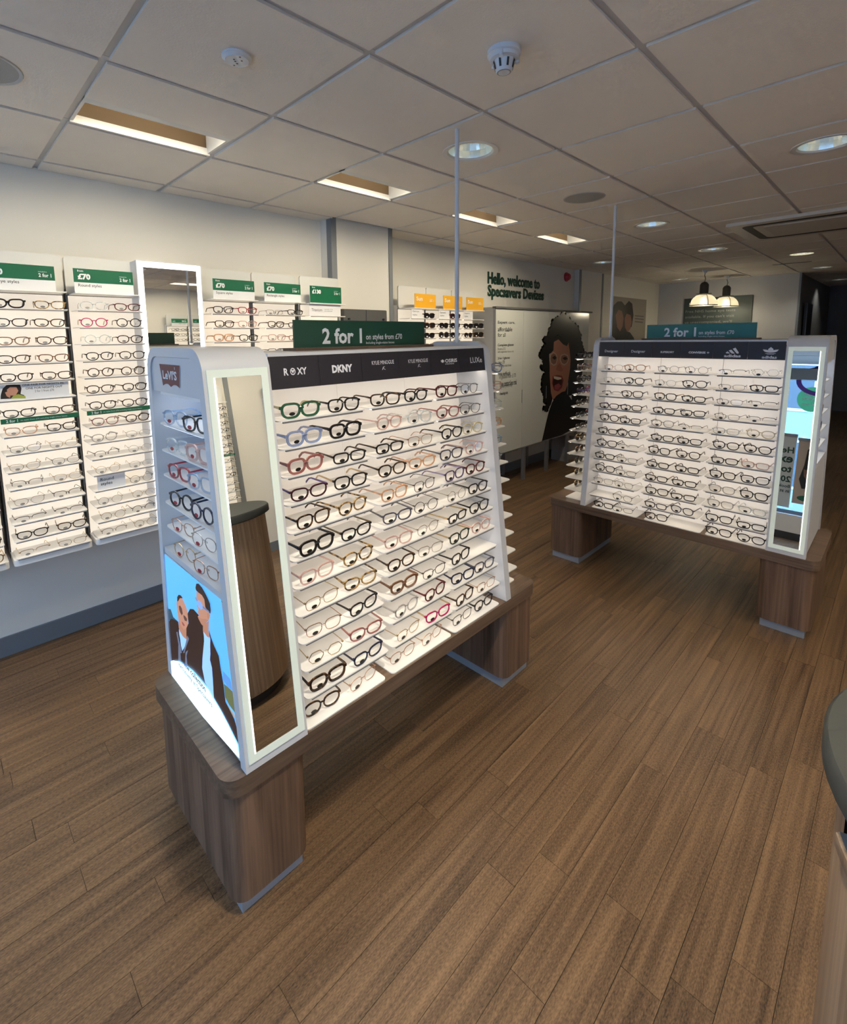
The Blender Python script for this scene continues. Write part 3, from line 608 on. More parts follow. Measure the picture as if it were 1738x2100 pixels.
# ================================================================== display stands
SL = .1148
def xf(z): return .303-SL*(z-.455)
NV = Vector((1, 0, SL)).normalized(); UVv = Vector((-SL, 0, 1)).normalized()
def arch(fb, ft, bb_, bt, z0, z1, r, n=6):
    """end profile in x-z: front foot, up the leaning front, over a rounded top, down the back"""
    o = [(fb, z0)]
    for i in range(n+1):
        a = R(90*i/n); o.append((ft-r+r*math.cos(a), z1-r+r*math.sin(a)))
    for i in range(n+1):
        a = R(90+90*i/n); o.append((bt+r+r*math.cos(a), z1-r+r*math.sin(a)))
    return o+[(bb_, z0)]
def stand(name, loc, rz, mir, ls, back_top, unit_in, cap, cols, brands, glist, sign, pole, label, which):
    S = empty(name, loc, rz); top(S, label, 'display stand', 'eyewear display stands')
    Y = lambda y: mir*y*ls
    def B(): return MB()
    def slab(nm, y0, y1, z0, z1, o0, o1, m_, par):
        q = []
        ya, yb = sorted((Y(y0), Y(y1)))
        for o_ in (o0, o1):
            for y, z in ((ya, z0), (yb, z0), (yb, z1), (ya, z1)):
                p = Vector((xf(z), y, z))+NV*o_; q.append(tuple(p))
        return MB().hexa(q).build(nm, m_, par)
    # base: board, two plinths with recessed steel kicks
    ya, yb = sorted((Y(-.80), Y(.795)))
    MB().prism(rrect(-.302, .302, ya, yb, .05, 6), .40, .455).build('base_board', OAKTOP, S, True)
    for y0, y1 in ((-.785, -.535), (.535, .785)):
        ya, yb = sorted((Y(y0), Y(y1)))
        p = MB().prism(rrect(-.292, .292, ya, yb, .045, 6), .05, .40).build('plinth', OAK, S, True)
        ya, yb = sorted((Y(y0+.023), Y(y1-.023))) if y0 < 0 else sorted((Y(y0+.014), Y(y1-.024)))
        MB().box(-.272, .272, ya, yb, 0, .05).build('kick_plate', STEEL, p)
    # end unit: arch shell, niche, header, poster box, mirrors
    U0, U1 = -.74, unit_in
    ya, yb = sorted((Y(U0), Y(U1)))
    out = arch(.303, xf(1.557), -.303, -back_top, .455, 1.632, .075); inn = arch(.27, xf(1.554)-.034, -.27, -back_top+.03, .455, 1.604, .05)
    sh_ = MB().ring(out, inn, ya, yb, 'y', closed=False).build('end_housing', STANDW, S, True)
    fz = lambda z: (xf(z)-.034, -.27-(back_top-.303)*(z-.455)/1.1+.002)
    def endpoly(z0, z1):
        a, c = fz(z0), fz(z1); return [(a[0], z0), (c[0], z1), (c[1], z1), (a[1], z0)]
    MB().prism(endpoly(.46, 1.60), Y(-.575), Y(-.57), 'y').build('niche_back', NICHE, S)
    hp = MB().prism(arch(fz(1.492)[0], xf(1.554)-.035, fz(1.492)[1], -back_top+.031, 1.492, 1.603, .05), Y(-.735), Y(-.576), 'y').build('header_panel', STANDW, S)
    hx0, hx1 = fz(1.49)[1]+.05, fz(1.49)[0]-.01
    MB().box(hx0, hx1, Y(-.730), Y(-.718), 1.482, 1.492).build('header_lip', SHELFW, S)
    MB().box(hx0, hx1, Y(-.70), Y(-.62), 1.4885, 1.4915).build('header_light', LEDN, S)
    MB().prism(endpoly(.925, .945), Y(-.735), Y(-.576), 'y').build('niche_floor', STANDW, S)
    nz = [1.39, 1.30, 1.215, 1.12, 1.035]
    for z in nz:
        a = fz(z); ya, yb = sorted((Y(-.733), Y(-.577)))
        sf = MB().prism(rrect(a[1]+.025, a[0]-.012, ya, yb, .012, 3), z-.008, z-.003).build('niche_shelf', SHELFW, S)
        MB().box(a[1]+.05, a[0]-.04, Y(-.728), Y(-.70), z-.011, z-.008).build('light_strip', LEDN, sf)
    pb = MB().prism(endpoly(.462, .922), Y(-.735), Y(-.63), 'y').build('poster_box', STANDW, S)
    # mirrors with lit frames on the leaning faces
    f0, f1, z0, z1, t = U0+.010, U1-.010, .478, 1.573, .022
    for nm, a, b_, c, d in (('light_frame', f0, f1, z0, z0+t), ('light_frame', f0, f1, z1-t, z1), ('light_frame', f0, f0+t, z0+t, z1-t), ('light_frame', f1-t, f1, z0+t, z1-t)):
        slab(nm, a, b_, c, d, .0, .004, LED, S)
    slab('light_edge', f0+t-.004, f0+t, z0+t, z1-t, .003, .005, LEDHOT, S)
    slab('mirror', f0+t, f1-t, z0+t, z1-t, -.002, .003, MIRROR, S)
    # far end cap
    ya, yb = sorted((Y(cap), Y(cap+.037)))
    MB().prism(arch(.303, xf(1.557), -.303, -back_top+.09, .455, 1.632, .075), ya, yb, 'y').build('end_cap', STANDW, S, True)
    # core: lit back panels per column, slots between, top beam, header band
    lo, hi = U1, cap
    edges = [lo]+[(cols[i][1]+cols[i+1][0])/2-.015 for i in range(2)]+[hi]
    slab('core_slot', lo, hi, .456, 1.60, -.192, -.178, POSTM, S)
    for i in range(3):
        slab('back_panel', edges[i]+.0015, edges[i+1]-.0015, .457, 1.512, -.178, -.173, PANEL, S)
    q = []
    ya, yb = sorted((Y(lo), Y(hi)))
    MB().box(-.30+SL*.2, -.02, ya, yb, .456, .47).build('rear_tray', SHELFW, S)
    MB().hexa([(-.28, ya, .456), (-.14, ya, .456), (-.14, yb, .456), (-.28, yb, .456), (-.15, ya, 1.6), (-.02, ya, 1.6), (-.02, yb, 1.6), (-.15, yb, 1.6)]).build('rear_panel', PANEL, S)
    MB().box(-.16, xf(1.61)-.004, ya, yb, 1.602, 1.612).build('top_beam', STANDW, S)
    slab('header_light', lo+.01, hi-.01, 1.507, 1.512, -.05, -.02, LEDS, S)
    n = len(brands); bw = (hi-lo-.004)/n
    for i in range(n):
        y0 = lo+.002+bw*i
        bp = slab('brand_panel', y0+.0006, y0+bw-.0006, 1.504, 1.603, -.012, -.006, DARKBAND, S)
        br = brands[i] if mir > 0 else brands[n-1-i]
        for it in br:
            kind, ya_, z0_, w_, h_ = it[:5]
            if kind == 'T':
                text(it[5], INK, bp, Vector((xf(z0_), ya_, z0_))+NV*-.0052, YV, UVv, w_, h_, bold=it[6])
            else:
                flat('emblem', [[(p[0]*w_, p[1]*h_) for p in pl] for pl in it[5]], INK, bp, Vector((xf(z0_), ya_, z0_))+NV*-.0052, YV, UVv)
    # shelves
    for ci, (c0, c1) in enumerate(cols):
        for k in range(11):
            z = 1.398-.0868*k+.004
            ya, yb = sorted((Y(c0), Y(c1))); xo = xf(z)-.02
            s1 = MB().prism(rrect(xo-.150, xo, ya-.012, yb+.012, .014, 3), z, z+.004).build('shelf', SHELFW, S)
            MB().box(xo-.010, xo-.002, ya+.004, yb-.004, z-.006, z).build('shelf_lip', LIPM, s1)
            MB().box(xo-.030, xo-.012, ya+.01, yb-.01, z-.005, z).build('light_strip', LEDS, s1)
        ya, yb = sorted((Y(c0-.034), Y(c1-.024))); xo = xf(.458)-.008
        MB().prism(rrect(xo-.16, xo, ya, yb, .014, 3), .455, .459).build('tray', SHELFW, S)
    # cantilever shelves on the far end
    for k in range(12):
        z = 1.476-.0868*k; hw_ = xf(z)-.065
        ya, yb = sorted((Y(cap+.037), Y(cap+.21)))
        s1 = MB().prism(rrect(-hw_, hw_, ya, yb, .018, 3), z, z+.004).build('end_shelf', SHELFW, S)
        ya, yb = sorted((Y(cap+.19), Y(cap+.20)))
        MB().box(-hw_+.02, hw_-.02, ya, yb, z-.006, z).build('light_strip', LEDS, s1)
    ya, yb = sorted((Y(cap+.04), Y(cap+.20)))
    MB().prism(rrect(-.22, .22, ya, yb, .015, 3), .455, .459).build('tray', SHELFW, S)
    # pole up to the ceiling
    MB().tube([(pole[0], Y(pole[1]), 1.625), (pole[0], Y(pole[1]), CEIL+.002)], .0095, 12).build('cable_pole', mat('pole_white', (.68, .69, .72), .35), S, True)
    MB().lathe([(.0, 1.640), (.016, 1.640), (.016, 1.630)], 14, (pole[0], Y(pole[1]))).build('pole_collar', STANDW, S)
    # holder for the promotion board
    s0, s1_ = sorted((Y(sign[0]), Y(sign[1])))
    MB().box(-.04, .04, s0-.02, s1_+.02, 1.612, 1.622).build('sign_holder', OAKTOP, S)
    # the pairs on show
    Ms = Matrix.Translation(loc) @ Matrix.Rotation(rz, 4, 'Z')
    for k, row in enumerate(glist):
        for j, s_ in enumerate(row):
            if not s_: continue
            c0, c1 = cols[j//2]
            z = 1.398-.0868*k+.0082 if k < 11 else .4592
            yy = Y(c0+(c1-c0)*(.24 if j % 2 == 0 else (.72 if j == 5 else .75))+random.uniform(-.006, .006)-((.025 if mir > 0 else .006) if k == 11 else 0))
            sp = spec_of(s_)
            M4 = Ms @ Matrix.Translation((xf(z)-.031+random.uniform(-.004, .002)-(.010 if k == 11 else 0), yy, z)) @ Matrix.Rotation(R(-90+random.uniform(-7, 7)), 4, 'Z')
            lab = '%s glasses, %s shelf of %s stand, %s from mirror' % (desc(sp), ('base tray' if k == 11 else ORD[k]), which, NTH[j])
            lab = lab.replace('base tray shelf', 'base tray')
            glasses(sp, M4, lab, 'glasses on the %s stand' % which)
    return S, Ms, Y
A3 = lambda *p: list(p)
ax_ = [ell(.5, .5, .5, .5, 18)]
heart = [[(.18, .62), (.34, .78), (.5, .62), (.66, .78), (.82, .62), (.5, .22)]]
def ringp(): 
    o = ell(.5, .5, .5, .5, 20); i_ = ell(.5, .5, .36, .36, 20)
    return [[o[k], o[(k+1) % 20], i_[(k+1) % 20], i_[k]] for k in range(20)]+heart
bars3 = [[(0, .08), (.30, .22), (.42, .0), (.12, .0)][::1] if 0 else [(.0, .12), (.13, .36), (.36, .0), (.06, .0)], [(.22, .50), (.42, .66), (.72, .0), (.47, .0)], [(.52, .80), (.72, 1.0), (1.0, .22), (1.0, .0), (.86, .0)]]
def leaf(cx, cy, ang, ln, wd):
    o = []
    for i in range(9):
        t = i/8; o.append((t*ln, wd*math.sin(math.pi*t)))
    for i in range(7, 0, -1):
        t = i/8; o.append((t*ln, -wd*math.sin(math.pi*t)))
    c, s = math.cos(R(ang)), math.sin(R(ang)); return [(cx+x*c-y*s, cy+x*s+y*c) for x, y in o]
tref = [leaf(.5, .22, 90, .78, .17), leaf(.5, .2, 42, .68, .15), leaf(.5, .2, 138, .68, .15), [(.14, .10), (.86, .10), (.8, .04), (.2, .04)], [(.24, .0), (.76, .0), (.7, -.06), (.3, -.06)]]
sb = lambda y: y-1.27
br1 = [
 [('T', sb(.780), 1.544, .016, .022, 'R', .03), ('E', sb(.802), 1.544, .019, .022, ringp()), ('T', sb(.826), 1.544, .036, .022, 'XY', .03)],
 [('T', sb(.960), 1.541, .085, .026, 'DKNY', .05)],
 [('T', sb(1.134), 1.559, .107, .014, 'KYLIE MINOGUE', .0), ('E', sb(1.180), 1.539, .016, .012, [[(.0, .0), (.12, .0), (.5, .95), (.38, 1.)], [(.2, .45), (1., .0), (1., .1), (.3, .55)], [(.25, .55), (.9, .95), (.8, 1.), (.22, .62)]])],
 [('T', sb(1.316), 1.557, .109, .014, 'KYLIE MINOGUE', .0), ('E', sb(1.365), 1.539, .016, .012, [[(.0, .0), (.12, .0), (.5, .95), (.38, 1.)], [(.2, .45), (1., .0), (1., .1), (.3, .55)], [(.25, .55), (.9, .95), (.8, 1.), (.22, .62)]])],
 [('E', sb(1.502), 1.549, .02, .014, [ell(.5, .5, .28, .5, 12), [(0, .2), (.12, .2), (.12, .8), (0, .8)], [(.88, .2), (1, .2), (1, .8), (.88, .8)]]), ('T', sb(1.528), 1.549, .075, .015, 'OSIRIS', .02), ('T', sb(1.528), 1.541, .056, .005, 'EYEWEAR', .0)],
 [('T', sb(1.692), 1.540, .083, .024, 'LUXe', .012)]]
s2y = lambda x: x+1.018
br2 = [
 [('T', s2y(-1.464), 1.527, .09, .022, 'Designer', .01)], [('T', s2y(-1.287), 1.527, .088, .022, 'Designer', .01)],
 [('T', s2y(-1.107), 1.532, .08, .012, 'SUPERDRY', .04)], [('T', s2y(-.946), 1.531, .092, .013, 'CONVERSE', .05), ('E', s2y(-.85), 1.530, .016, .015, [[(.1, .5), (.5, .9), (.6, .75), (.4, .5), (.6, .25), (.5, .1)][::1], [(.4, .6), (.9, .6), (1, .5), (.9, .4), (.4, .4)], [(.55, .95), (1., .5), (.55, .05), (.7, .5)]])],
 [('T', s2y(-.758), 1.512, .083, .017, 'adidas', .04), ('E', s2y(-.751), 1.534, .064, .034, bars3)],
 [('T', s2y(-.576), 1.508, .068, .016, 'adidas', .03), ('E', s2y(-.574), 1.534, .071, .038, tref)]]
G1 = '''sq.thick.green sq.mid.black sq.mid.tort cat.mid.black sq.mid.maroon avi.thin.gun
sq.thick.lblue sq.thick.black pan.mid.pink pan.mid.clear pan.mid.rose avi.thin.gun
sq.thick.rose rect.mid.blacktort rect.mid.blacktort sq.thin.rgold pan.mid.black pan.mid.yellow
cat.mid.purple sq.mid.blackgold pan.mid.tort cat.mid.orange sq.mid.slate pan.mid.pink
sq.mid.tort pan.mid.tortl sq.mid.orange sq.thin.gun sq.mid.violet pan.mid.maroon
sq.thick.black cat.mid.blackbrown cat.mid.slate rd.thin.gun rd.thin.silver sq.mid.black
sq.mid.pink pan.mid.tortl sq.mid.pink pan.thin.silver rect.mid.blackgold avi.mid.black
sq.thin.gold cat.mid.tortl pan.mid.tort sq.thin.silver sq.mid.dgreen pan.mid.pink
sq.thin.rgold cat.mid.black cat.thick.brown cat.thin.gun sq.mid.black -
geo.thin.gold cat.mid.rose pan.mid.grey pan.mid.maroon sq.mid.navy sq.mid.slate
sq.thick.tort cat.mid.navy cat.thin.gold cat.mid.magenta sq.mid.tort sq.thin.rgold
pan.mid.tort pan.thin.rgold pan.thin.rgold sq.thin.rgold sq.thin.gun pan.mid.black'''
G2 = '''pan.thin.rgold pan.mid.orange rd.thin.gun rd.thin.gun rect.half.gun geo.thin.gold
pan.thin.silver pan.mid.black pan.thin.silver pan.mid.black rect.thin.gun rect.mid.black
rect.half.gun sq.mid.black sq.mid.dgreen rect.mid.black rect.thin.gun rect.half.black
rect.mid.purple rect.mid.black rect.mid.black rect.mid.black rect.thin.gun rect.half.black
pan.mid.tort rect.mid.black pan.mid.grey rect.half.black rect.mid.clear pan.mid.yellow
rect.mid.black sq.mid.black rect.mid.black rect.mid.black pan.mid.black pan.mid.black
sq.mid.black rect.half.gun sq.mid.black pan.mid.tort rect.mid.black rect.mid.pink
rect.mid.black rect.thin.gun rect.mid.black rect.mid.black sq.mid.black sq.mid.black
sq.mid.black rect.thin.gun rect.mid.blackbrown rect.mid.black sq.mid.grey sq.mid.black
sq.thin.silver pan.thin.silver sq.mid.black rect.mid.black sq.mid.grey rect.mid.clear
- pan.thin.gun rect.mid.slate pan.mid.slate sq.mid.black rect.mid.black
rect.mid.black rect.thin.gun sq.mid.black - sq.mid.black pan.mid.black'''
def grid(t, rev=False):
    return [[(None if q == '-' else q) for q in (r_.split()[::-1] if rev else r_.split())] for r_ in t.splitlines()]
S1, M1, Y1 = stand('display_stand', (-1.487, 1.27, 0), 0, 1, 1.0, .275, -.539, .527, [(-.503, -.18), (-.14, .18), (.205, .513)], br1, grid(G1), (-.344, .313), (.05, .48),
    'near display stand with oak base, lit shelves and blue sky poster', 'near')
S2, M2, Y2 = stand('display_stand', (-1.018, 3.555, 0), R(-90), -1, .976, .215, -.562, .50, [(-.553, -.232), (-.196, .126), (.18, .482)], br2, grid(G2, True), (-.387, .242), (.0, .497),
    'far display stand with oak base and lit shelves under a teal sign', 'far')
# pairs on the far-end shelves
E1 = ['sq.mid.lblue', 'sq.mid.pink', 'pan.mid.clear', 'cat.mid.orange', 'sq.mid.clearblue', 'sq.mid.grey', 'sq.mid.tort', 'sq.mid.black']
for k, s_ in enumerate(E1):
    z = 1.476-.0868*k+.0042; sp = spec_of(s_)
    M4 = M1 @ Matrix.Translation((.075, Y1(.527+.18), z))
    glasses(sp, M4, '%s glasses, %s end shelf of near stand, pole end' % (desc(sp), ORD[k]), 'glasses on the end shelves of the near stand', sticker=CARD)
E2 = ['sq.thick.black sq.mid.black', 'sq.thick.brown sq.mid.orange', 'sq.thick.tort cat.mid.black', 'sq.mid.purple sq.mid.magenta', 'sq.mid.tort pan.mid.grey', 'rect.mid.black sq.mid.maroon', 'rect.mid.tort sq.mid.black',
      'pan.mid.tortl pan.mid.orange', 'pan.thin.rgold pan.mid.tort', 'rd.thin.gun rd.thin.silver', 'pan.thin.gold pan.thin.gun', 'pan.thin.gold rd.thin.gold']
for k, r_ in enumerate(E2):
    for j, s_ in enumerate(r_.split()):
        z = 1.476-.0868*k+.0042; sp = spec_of(s_)
        M4 = M2 @ Matrix.Translation((.075-.155*j, Y2(.50+.17), z)) @ Matrix.Rotation(R(180), 4, 'Z')
        glasses(sp, M4, '%s %s, %s end shelf of far stand, %s' % (desc(sp), 'sunglasses' if k > 6 else 'glasses', ORD[k], 'front pair' if j == 0 else 'rear pair'), 'glasses on the end shelves of the far stand', cat='sunglasses' if k > 6 else 'glasses', sticker=CARD, dark=k > 6)
# pairs in the niches
LG = ['pan.mid.clearblue sq.mid.black', 'sq.mid.clear sq.thick.pink', 'sq.mid.red sq.mid.clearblue', 'rd.mid.black rd.mid.navy', 'pan.thin.rgold pan.thin.silver', 'rd.thin.gold sq.thin.rgold']
REDTAB = mat('tab_red', (.35, .02, .03), .5)
for k, r_ in enumerate(LG):
    z = [1.39, 1.30, 1.215, 1.12, 1.035, .948][k]-.0028
    for j, s_ in enumerate(r_.split()):
        sp = spec_of(s_)
        M4 = M1 @ Matrix.Translation((-.10+.165*j, -.722, z)) @ Matrix.Rotation(R(180+random.uniform(4, 10)), 4, 'Z') @ Matrix.Scale(1.04, 4)
        glasses(sp, M4, '%s glasses, %s niche shelf of near stand, %s side' % (desc(sp), ORD[k], 'wall' if j == 0 else 'mirror'), 'glasses in the end niche of the near stand', sticker=REDTAB)
for k in range(5):
    z = [1.39, 1.30, 1.215, 1.12, 1.035][k]-.0028; sp = spec_of(['sq.mid.black', 'rect.mid.black', 'pan.mid.tort', 'sq.mid.black', 'rect.thin.gun'][k])
    M4 = M2 @ Matrix.Translation((.06, Y2(-.724), z)) @ Matrix.Rotation(0, 4, 'Z')
    glasses(sp, M4, '%s glasses, %s niche shelf of far stand' % (desc(sp), ORD[k]), 'glasses in the end niche of the far stand')
# end graphics of the near stand: red tab logo and backlit poster (flat prints)
hdr = [c for c in S1.children if c.name.startswith('header_panel')][0]; pbx = [c for c in S1.children if c.name.startswith('poster_box')][0]
def loc1(pts): return [(p[0]+1.487, p[1]) for p in pts]
yh = -.7355
LOGOR = mat('logo_red', (.17, .035, .035), .5)
flat('logo_outline', [[(x+(-.003 if i < 1 or i > 6 else .003)*1, z) for i, (x, z) in enumerate(loc1(DATA['LG']))]], INK, hdr, (0, yh-.0006, 0), XV, ZV)
flat('logo', [loc1(DATA['LG'])], LOGOR, hdr, (0, yh-.0011, 0), XV, ZV)
q = loc1(DATA['LGt']); x0 = q[0][0]
text("LeVI'S", INK, hdr, (x0+.004, yh-.0016, 1.535), XV, (0.0, 0, 1), .118, .028, bold=.03)
text('R', INK, hdr, (q[1][0]-.022, yh-.0016, 1.567), XV, ZV, None, .008)
def pm(n, c, e=.55): return mat('poster_'+n, c, .4, emit=c, es=e)
PSKY = mat('poster_sky', (.10, .32, .75), .4, emit=(.10, .42, .95), es=.62)
JK, SK, SK2, SHT, HR = pm('jacket', (.028, .014, .010)), pm('skin', (.46, .22, .14)), pm('skin2', (.40, .18, .11)), pm('shirt', (.30, .52, .92)), pm('hairdark', (.03, .018, .015))
LAY = [('rect', PSKY), ('tree', pm('tree', (.03, .07, .10))), ('cityb', pm('cityb', (.10, .26, .55))), ('cityg', pm('cityg', (.12, .13, .05))), ('cars', pm('cars', (.35, .33, .30))), ('jacket', JK), ('bjacket', JK), ('shirt2', SHT), ('lapel', pm('lapel', (.12, .14, .20))), ('lapel2', pm('lapel', (0, 0, 0))),
       ('bl', pm('lapel', (0, 0, 0))), ('bl2', pm('lapel', (0, 0, 0))), ('neck2', SK2), ('head2', SK), ('cap2', HR), ('lips2', pm('lips', (.30, .07, .06))), ('sa', pm('dark', (.10, .05, .04))), ('sb', pm('dark', (0, 0, 0))), ('jacket2', JK), ('bjacket2', JK), ('shirt', SHT), ('bshirt', SHT), ('neck', SK2), ('face', SK), ('jaw', SK2), ('ear', SK2), ('hair', HR),
       ('arm', pm('specs', (.10, .18, .36))), ('la', pm('lensblue', (.22, .34, .60))), ('swoosh', pm('swoosh', (.70, .88, .92), .8))]
for i, (k, m_) in enumerate(LAY):
    flat('print_'+k, [loc1(DATA['L_'+k])], m_, pbx, (0, -.7354-.00015*i, 0), XV, ZV)
text('New collection', BLACKINK, pbx, (-.145, -.7402, .562), XV, ZV, .19, .022, bold=.015)
text('exclusively at Specsavers', BLACKINK, pbx, (-.185, -.7402, .531), XV, ZV, .275, .022)
# promotion boards on top of the stands
def promo(loc_m, Yf_, s0, s1, z0, z1, m_, rot, words, label):
    o = empty('promotion_board'); o.matrix_world = loc_m
    ya, yb = sorted((Yf_(s0), Yf_(s1)))
    MB().box(-.004, .004, ya, yb, z0, z1).build('board', m_, o)
    w_ = yb-ya
    for (t, a, zz, ww, hh, bo) in words: text(t, INK, o, (.0046, ya+w_*a, zz), YV, ZV, w_*ww, hh, bold=bo)
    return top(o, label, 'sign')
promo(M1, Y1, -.344, .313, 1.6225, 1.719, GREEN2, 0, [('2 for 1', .178, 1.633, .283, .058, .03), ('on styles from £70', .492, 1.640, .30, .029, .015), ('Including single-vision lenses', .492, 1.627, .232, .012, .01)], 'dark green promotion board standing on the near display stand')
promo(M2, Y2, -.387, .242, 1.6225, 1.712, TEAL, 0, [('2 for 1', .178, 1.631, .305, .060, .03), ('on styles from £70', .508, 1.638, .31, .030, .015), ('Including single-vision lenses', .508, 1.626, .232, .011, .01)], 'teal promotion board standing on the far display stand')

# ================================================================== wall displays
XP, XS = -3.105, -2.955        # lit back, shelf front
Z0 = 1.813; DZ = .0868
LEDS2 = mat('wall_shelf_light', (.9, .9, .88), .4, emit=(1.0, .86, .66), es=2.6)
HDR = mat('header_card_grey', (.66, .66, .64), .5)
def bay(y0, y1, label, xw, nrow=15, xs=XS, xp=XP, strip=None, flip=False, skip=()):
    o = empty('display_bay', (xw, (y0+y1)/2, 0), R(180) if flip else 0); w = (y1-y0)/2; d = abs(xp-xw); f = abs(xs-xw)
    top(o, label, 'wall display', 'lit wall display bays')
    MB().box(0, d-.006, -w-.012, w+.012, .55, 1.93).build('carcass', STANDW, o)
    MB().box(d-.006, d-.004, -w-.012, w+.012, .56, 1.90).build('post', POSTM, o)
    MB().box(d-.004, d, -w-.006, w+.006, .56, 1.895).build('back_panel', PANELW, o)
    MB().prism(rrect(-w-.014, w+.014, 1.905, 2.098, .018, 4), d, d+.014, 'x').build('header_card', HDR, o)
    s = MB().box(d, f, -w, w, 1.898, 1.903).build('header_shelf', SHELFW, o)
    for k in range(nrow):
        if k in skip: continue
        z = Z0-DZ*k
        s = MB().prism(rrect(d, f, -w, w, .012, 3), z-.002, z+.002).build('shelf', SHELFW, o)
        MB().box(f-.010, f-.001, -w+.006, w-.006, z-.007, z-.002).build('shelf_lip', LIPM, s)
        MB().box(f-.026, f-.012, -w+.01, w-.01, z-.005, z-.002).build('light_strip', LEDS2, s)
        if strip is not None and k == strip:
            st = MB().box(f, f+.003, -w, w, z-.022, z+.002).build('price_strip', GREEN, o)
            text('2 for 1', INK, st, (f+.0034, -w+.02, z-.017), YV, ZV, .045, .014, bold=.02)
            text('on styles from £70 including single-vision lenses', INK, st, (f+.0034, -w+.075, z-.015), YV, ZV, .19, .008)
    MB().prism(rrect(0, f-.01, -w-.01, w+.01, .02, 4), .560, .592).build('bottom_tray', SHELFW, o, True)
    return o
BAYS = {'plain': (-.125, .19), 'cat': (.228, .543), 'round': (.58, .895), 'square': (1.278, 1.592), 'rectangle': (1.634, 1.946), 'titanium': (1.985, 2.30)}
LB = {'plain': 'white wall display bay at the edge of the frame beside cat-eye bay', 'cat': 'white lit wall bay of cat-eye styles', 'round': 'white lit wall bay of round styles beside the lit mirror', 'square': 'white lit wall bay of square styles', 'rectangle': 'white lit wall bay of rectangle styles', 'titanium': 'white lit wall bay of titanium styles against the pier'}
for k, (a, b_) in BAYS.items(): bay(a, b_, LB[k], XL if k != 'titanium' else -3.089, xp=XP if k != 'titanium' else -3.07, strip=6 if k in ('cat', 'round', 'plain') else None)
WALLG = {
 'cat': 'cat.thick.black cat.mid.tortl|cat.mid.black cat.mid.tort|cat.mid.brown cat.mid.tort|cat.mid.tort cat.mid.brown|cat.mid.black cat.mid.tort|- -|cat.mid.black cat.mid.tort|cat.mid.orange cat.mid.black|cat.thin.gun cat.thin.gold|cat.thin.gold cat.thin.gun|cat.half.black cat.thin.gold|cat.thin.silver cat.half.black|rect.half.gun rect.half.black|cat.mid.black cat.mid.tort|rect.half.gold rect.thin.gold',
 'round': 'pan.mid.clear cat.mid.maroon|rd.mid.magenta rd.mid.blacktort|rd.mid.clear pan.mid.tort|pan.mid.black pan.mid.black|rd.mid.tort rd.mid.tort|pan.mid.tort pan.mid.black|pan.mid.black pan.mid.black|pan.mid.rose pan.mid.tort|pan.mid.grey pan.thin.silver|pan.half.gun rd.thin.silver|rd.thin.gold pan.thin.silver|- rd.thin.gun|rd.thin.silver rd.thin.gold|rd.thin.gold rd.half.black|pan.half.silver rd.thin.gold',
 'square': 'sq.mid.black sq.mid.red|sq.mid.tort sq.mid.pink|sq.thick.orange sq.mid.black|sq.mid.tort sq.mid.black',
 'rectangle': 'rect.thin.gun rect.mid.black|sq.mid.tort rect.mid.black|sq.mid.pink rect.mid.rose|rect.mid.slate rect.mid.black',
 'plain': '||||||||- sq.mid.black|- sq.mid.tort|- rect.mid.black|- sq.thick.black|- sq.mid.black|- rect.mid.tort|- sq.mid.gold'}
for nm, t in WALLG.items():
    y0, y1 = BAYS[nm]
    for k, r_ in enumerate(t.split('|')):
        for j, s_ in enumerate(r_.split()):
            if s_ == '-': continue
            sp = spec_of(s_); z = Z0-DZ*k+.0022
            M4 = Matrix.Translation((XS-.012+random.uniform(-.006, .002), y0+(y1-y0)*(.25 if j == 0 else .76)+random.uniform(-.006, .006), z)) @ Matrix.Rotation(R(-90+random.uniform(-7, 7)), 4, 'Z') @ Matrix.Scale(.95, 4)
            glasses(sp, M4, '%s glasses, %s shelf of %s, %s pair' % (desc(sp), ORD[k], {'plain': 'edge wall bay', 'cat': 'cat-eye wall bay', 'round': 'round styles bay', 'square': 'square styles bay', 'rectangle': 'rectangle styles bay'}[nm], NTH[j]), 'glasses on the %s wall bay' % nm, sticker=GREYST)
# price cards on the header shelves
def price(y0, y1, lines, label, full=False, opp=False):
    o = empty('price_card', (2.96 if opp else -2.975, (y0+y1)/2, 1.9032), R(180) if opp else 0); w = (y1-y0)/2; top(o, label, 'sign', 'green price cards')
    MB().box(-.003, 0, -w, w, 0, .122).build('card', CARD, o)
    zg = .003 if full else .052
    g = MB().box(0, .0006, -w, w, zg, .121).build('green_band', GREEN, o)
    text('from', INK, g, (.0011, -w+.018, .1045), YV, ZV, None, .010, bold=.02)
    text(lines[0], INK, g, (.0011, -w+.018, .066), YV, ZV, None, .030, bold=.05)
    text('included in', INK, g, (.0011, w-.066, .089), YV, ZV, .034, .006)
    text('2 for 1', INK, g, (.0011, w-.066, .066), YV, ZV, .052, .018, bold=.03)
    if not full: text(lines[1], BLACKINK, o, (.0005, -w+.018, .026), YV, ZV, None, .019, bold=.005)
    return o
price(.226, .503, ('£70', 'Cat-eye styles'), 'green price card above the cat-eye styles bay')
price(.582, .858, ('£70', 'Round styles'), 'green price card above the round styles bay')
price(1.302, 1.575, ('£70', 'Square styles'), 'green price card above the square styles bay')
price(1.645, 1.923, ('£70', 'Rectangle styles'), 'green price card above the rectangle styles bay')
price(2.0, 2.275, ('£130', ''), 'all green price card above the titanium card', True)
